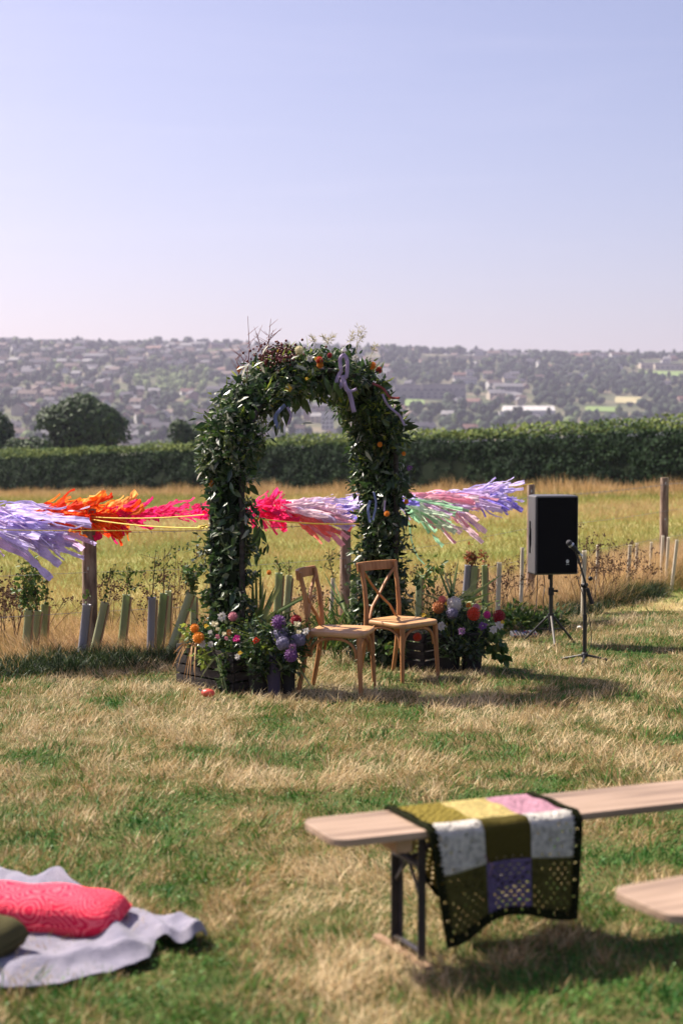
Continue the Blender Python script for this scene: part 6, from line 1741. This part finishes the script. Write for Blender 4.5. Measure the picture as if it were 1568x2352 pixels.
# ------------------------------------------------ BLANKET AND CUSHIONS
m_fleece = M('grey_fleece', [(.18, .17, .23), (.28, .26, .32)], scale=14, rough=.95, spec=.05, bump=.5, bscale=220, sheen=.3)
fl = empty('fleece_blanket', wp_ground(-.95, 4.8)); tag(fl, 'crumpled pale grey fleece blanket spread on the grass at the lower left', 'blanket')
def fleece():
    nx_, ny_ = 110, 80
    # outline in photo coordinates: near edge and far edge sampled from left to right
    near = [(-420, 2330), (-200, 2312), (0, 2291), (60, 2286), (150, 2272), (235, 2252), (300, 2238), (345, 2222), (358, 2180), (395, 2190), (440, 2192), (468, 2178), (474, 2168)]
    far = [(-420, 1950), (-200, 1985), (0, 2010), (40, 2022), (70, 2034), (115, 2030), (160, 2060), (230, 2085), (290, 2098), (330, 2105), (385, 2135), (440, 2150), (474, 2167)]
    tn = np.linspace(0, 1, len(near)); U_ = np.linspace(0, 1, nx_)
    def world(l): return np.array([[P(a, b).x, P(a, b).y] for a, b in l])
    wn = world(near); wf = world(far)
    N0 = np.stack([np.interp(U_, tn, wn[:, k]) for k in (0, 1)], 1); F0 = np.stack([np.interp(U_, tn, wf[:, k]) for k in (0, 1)], 1)
    V = []; 
    for j in range(ny_):
        v = j / (ny_ - 1)
        for i in range(nx_):
            p = N0[i] * (1 - v) + F0[i] * v; u_ = U_[i]
            x, y = p
            w_ = math.sin(PI * v) ** .4 if 0 < v < 1 else 0
            fx = float(fbm(x * 3.2 + y * 1.2, y * 2.2 - x * 1.0, 71)); fy = float(fbm(x * 8 + y * 5, y * 3.5, 72, 2)); 
            rid = (1 - abs(2 * fx - 1)) ** 3 * .07 + fy * .018
            ed = min(v, 1 - v, (1 - u_) * 3); e = min(1, ed / .10)
            z = g(x, y) + .012 + .62 * rid * (.35 + .65 * e) 
            # lifted folds at the right end and along the near edge
            z += .035 * math.exp(-((u_ - .88) / .06) ** 2) * (1 - .6 * v) + .03 * math.exp(-((u_ - .72) / .04) ** 2) * math.exp(-(v / .7) ** 2)
            z += .05 * math.exp(-((u_ - .52) / .05) ** 2) * math.exp(-((v - .35) / .25) ** 2)
            z += .05 * math.exp(-((v - .93) / .07) ** 2) * (u_ < .62) * math.exp(-((u_ - .47) / .1) ** 2)
            z += .016 * abs(float(fbm(x * 13 + y * 9, y * 11 - x * 4, 74, 2)) - .5) + .004 * float(fbm(x * 40, y * 40, 75, 1))
            V.append((x - fl.location.x, y - fl.location.y, z - fl.location.z))
    i = np.arange((ny_ - 1) * nx_).reshape(-1, nx_)[:, :-1].ravel(); q = np.stack((i, i + 1, i + nx_ + 1, i + nx_), 1)
    o = link(bpy.data.objects.new('fabric', np_mesh('fabric', np.array(V), q, mats=m_fleece, smooth=True)), fl)
    s = o.modifiers.new('thick', 'SOLIDIFY'); s.thickness = .004; s.offset = 1
    s = o.modifiers.new('sub', 'SUBSURF'); s.levels = 1; s.render_levels = 1
fleece()
# coral cushion material: wavy printed lines
def wavy_mat():
    m = M('coral_print', [(.72, .06, .09), (.80, .09, .12)], rough=.85, spec=.1, bump=.35, bscale=60, scale=10)
    nt = m.node_tree; N = nt.nodes; L = nt.links; b = [n for n in N if n.type == 'BSDF_PRINCIPLED'][0]
    tc = N.new('ShaderNodeTexCoord'); vo = N.new('ShaderNodeTexVoronoi'); vo.inputs['Scale'].default_value = 9; L.new(tc.outputs['Object'], vo.inputs['Vector'])
    no = N.new('ShaderNodeTexNoise'); no.inputs['Scale'].default_value = 9; L.new(tc.outputs['Object'], no.inputs['Vector'])
    mu = N.new('ShaderNodeMath'); mu.operation = 'MULTIPLY_ADD'; mu.inputs[1].default_value = 50; L.new(vo.outputs['Distance'], mu.inputs[0])
    m3 = N.new('ShaderNodeMath'); m3.operation = 'MULTIPLY'; m3.inputs[1].default_value = 30; L.new(no.outputs[0], m3.inputs[0]); L.new(m3.outputs[0], mu.inputs[2])
    si = N.new('ShaderNodeMath'); si.operation = 'SINE'; L.new(mu.outputs[0], si.inputs[0])
    rp_ = _ramp(N, [(.66, .018, .06, 0), (.70, .025, .065, .5), (.84, .11, .15, .75), (.86, .13, .16, 1)])
    mr = N.new('ShaderNodeMapRange'); mr.inputs[1].default_value = -1; L.new(si.outputs[0], mr.inputs[0]); L.new(mr.outputs[0], rp_.inputs[0]); L.new(rp_.outputs[0], b.inputs['Base Color'])
    return m
m_coral = wavy_mat()
m_olivec = flat('olive_cushion_cloth', (.085, .075, .035), rough=.95, spec=.05, bump=.3, bscale=150)
def cushion(name, label, loc, rz, L, Wd, H, mat, tilt=0.0):
    n = 28; V = []; fs = []
    def pt(u_, v, s):
        x = (u_ - .5) * L; y = (v - .5) * Wd; e = max(0, (1 - (2 * u_ - 1) ** 4)) * max(0, (1 - (2 * v - 1) ** 4))
        pin = 1 - .04 * (1 - (2 * v - 1) ** 2) * abs(2 * u_ - 1) ** 3; pin2 = 1 - .04 * (1 - (2 * u_ - 1) ** 2) * abs(2 * v - 1) ** 3
        z = s * H / 2 * (e ** .6) + .006 * math.sin(u_ * 19 + v * 11) * e
        cr = 1 - .13 * (abs(2 * u_ - 1) ** 5) * (abs(2 * v - 1) ** 5); return (x * pin * cr, y * pin2 * cr, z)
    for s in (1, -1):
        for j in range(n + 1):
            for i in range(n + 1): V.append(pt(i / n, j / n, s))
    m_ = (n + 1) ** 2
    for j in range(n):
        for i in range(n):
            a = j * (n + 1) + i; fs.append((a, a + 1, a + n + 2, a + n + 1)); fs.append((m_ + a, m_ + a + n + 1, m_ + a + n + 2, m_ + a + 1))
    root = empty(name, loc, rz, tilt); tag(root, label, 'cushion', 'cushions on the fleece blanket')
    mb = MB(); mb.add(V, fs, 0, True); o = mb.build('cover', mat, root)
    md = o.modifiers.new('weld', 'WELD'); md.merge_threshold = .0005
    pts = [Vector(pt(u_, v, 0)) for u_, v in [(k / 20, 0) for k in range(20)] + [(1, k / 20) for k in range(20)] + [(1 - k / 20, 1) for k in range(20)] + [(0, 1 - k / 20) for k in range(20)] + [(0, 0)]]
    MB().tube(pts, .004, 6).build('seam', mat, root)
    return root
cz = g(-1.0, 4.95)
cushion('cushion', 'coral pink cushion with wavy printed lines on the fleece blanket', (-1.06, 4.84, cz + .080), math.radians(-9),   .66, .27, .15, m_coral, math.radians(2))
cushion('cushion', 'dark olive cushion in front of the coral one at the left edge', (-1.26, 4.52, g(-1.2, 4.55) + .095), math.radians(-25), .46, .30, .15, m_olivec, math.radians(2))
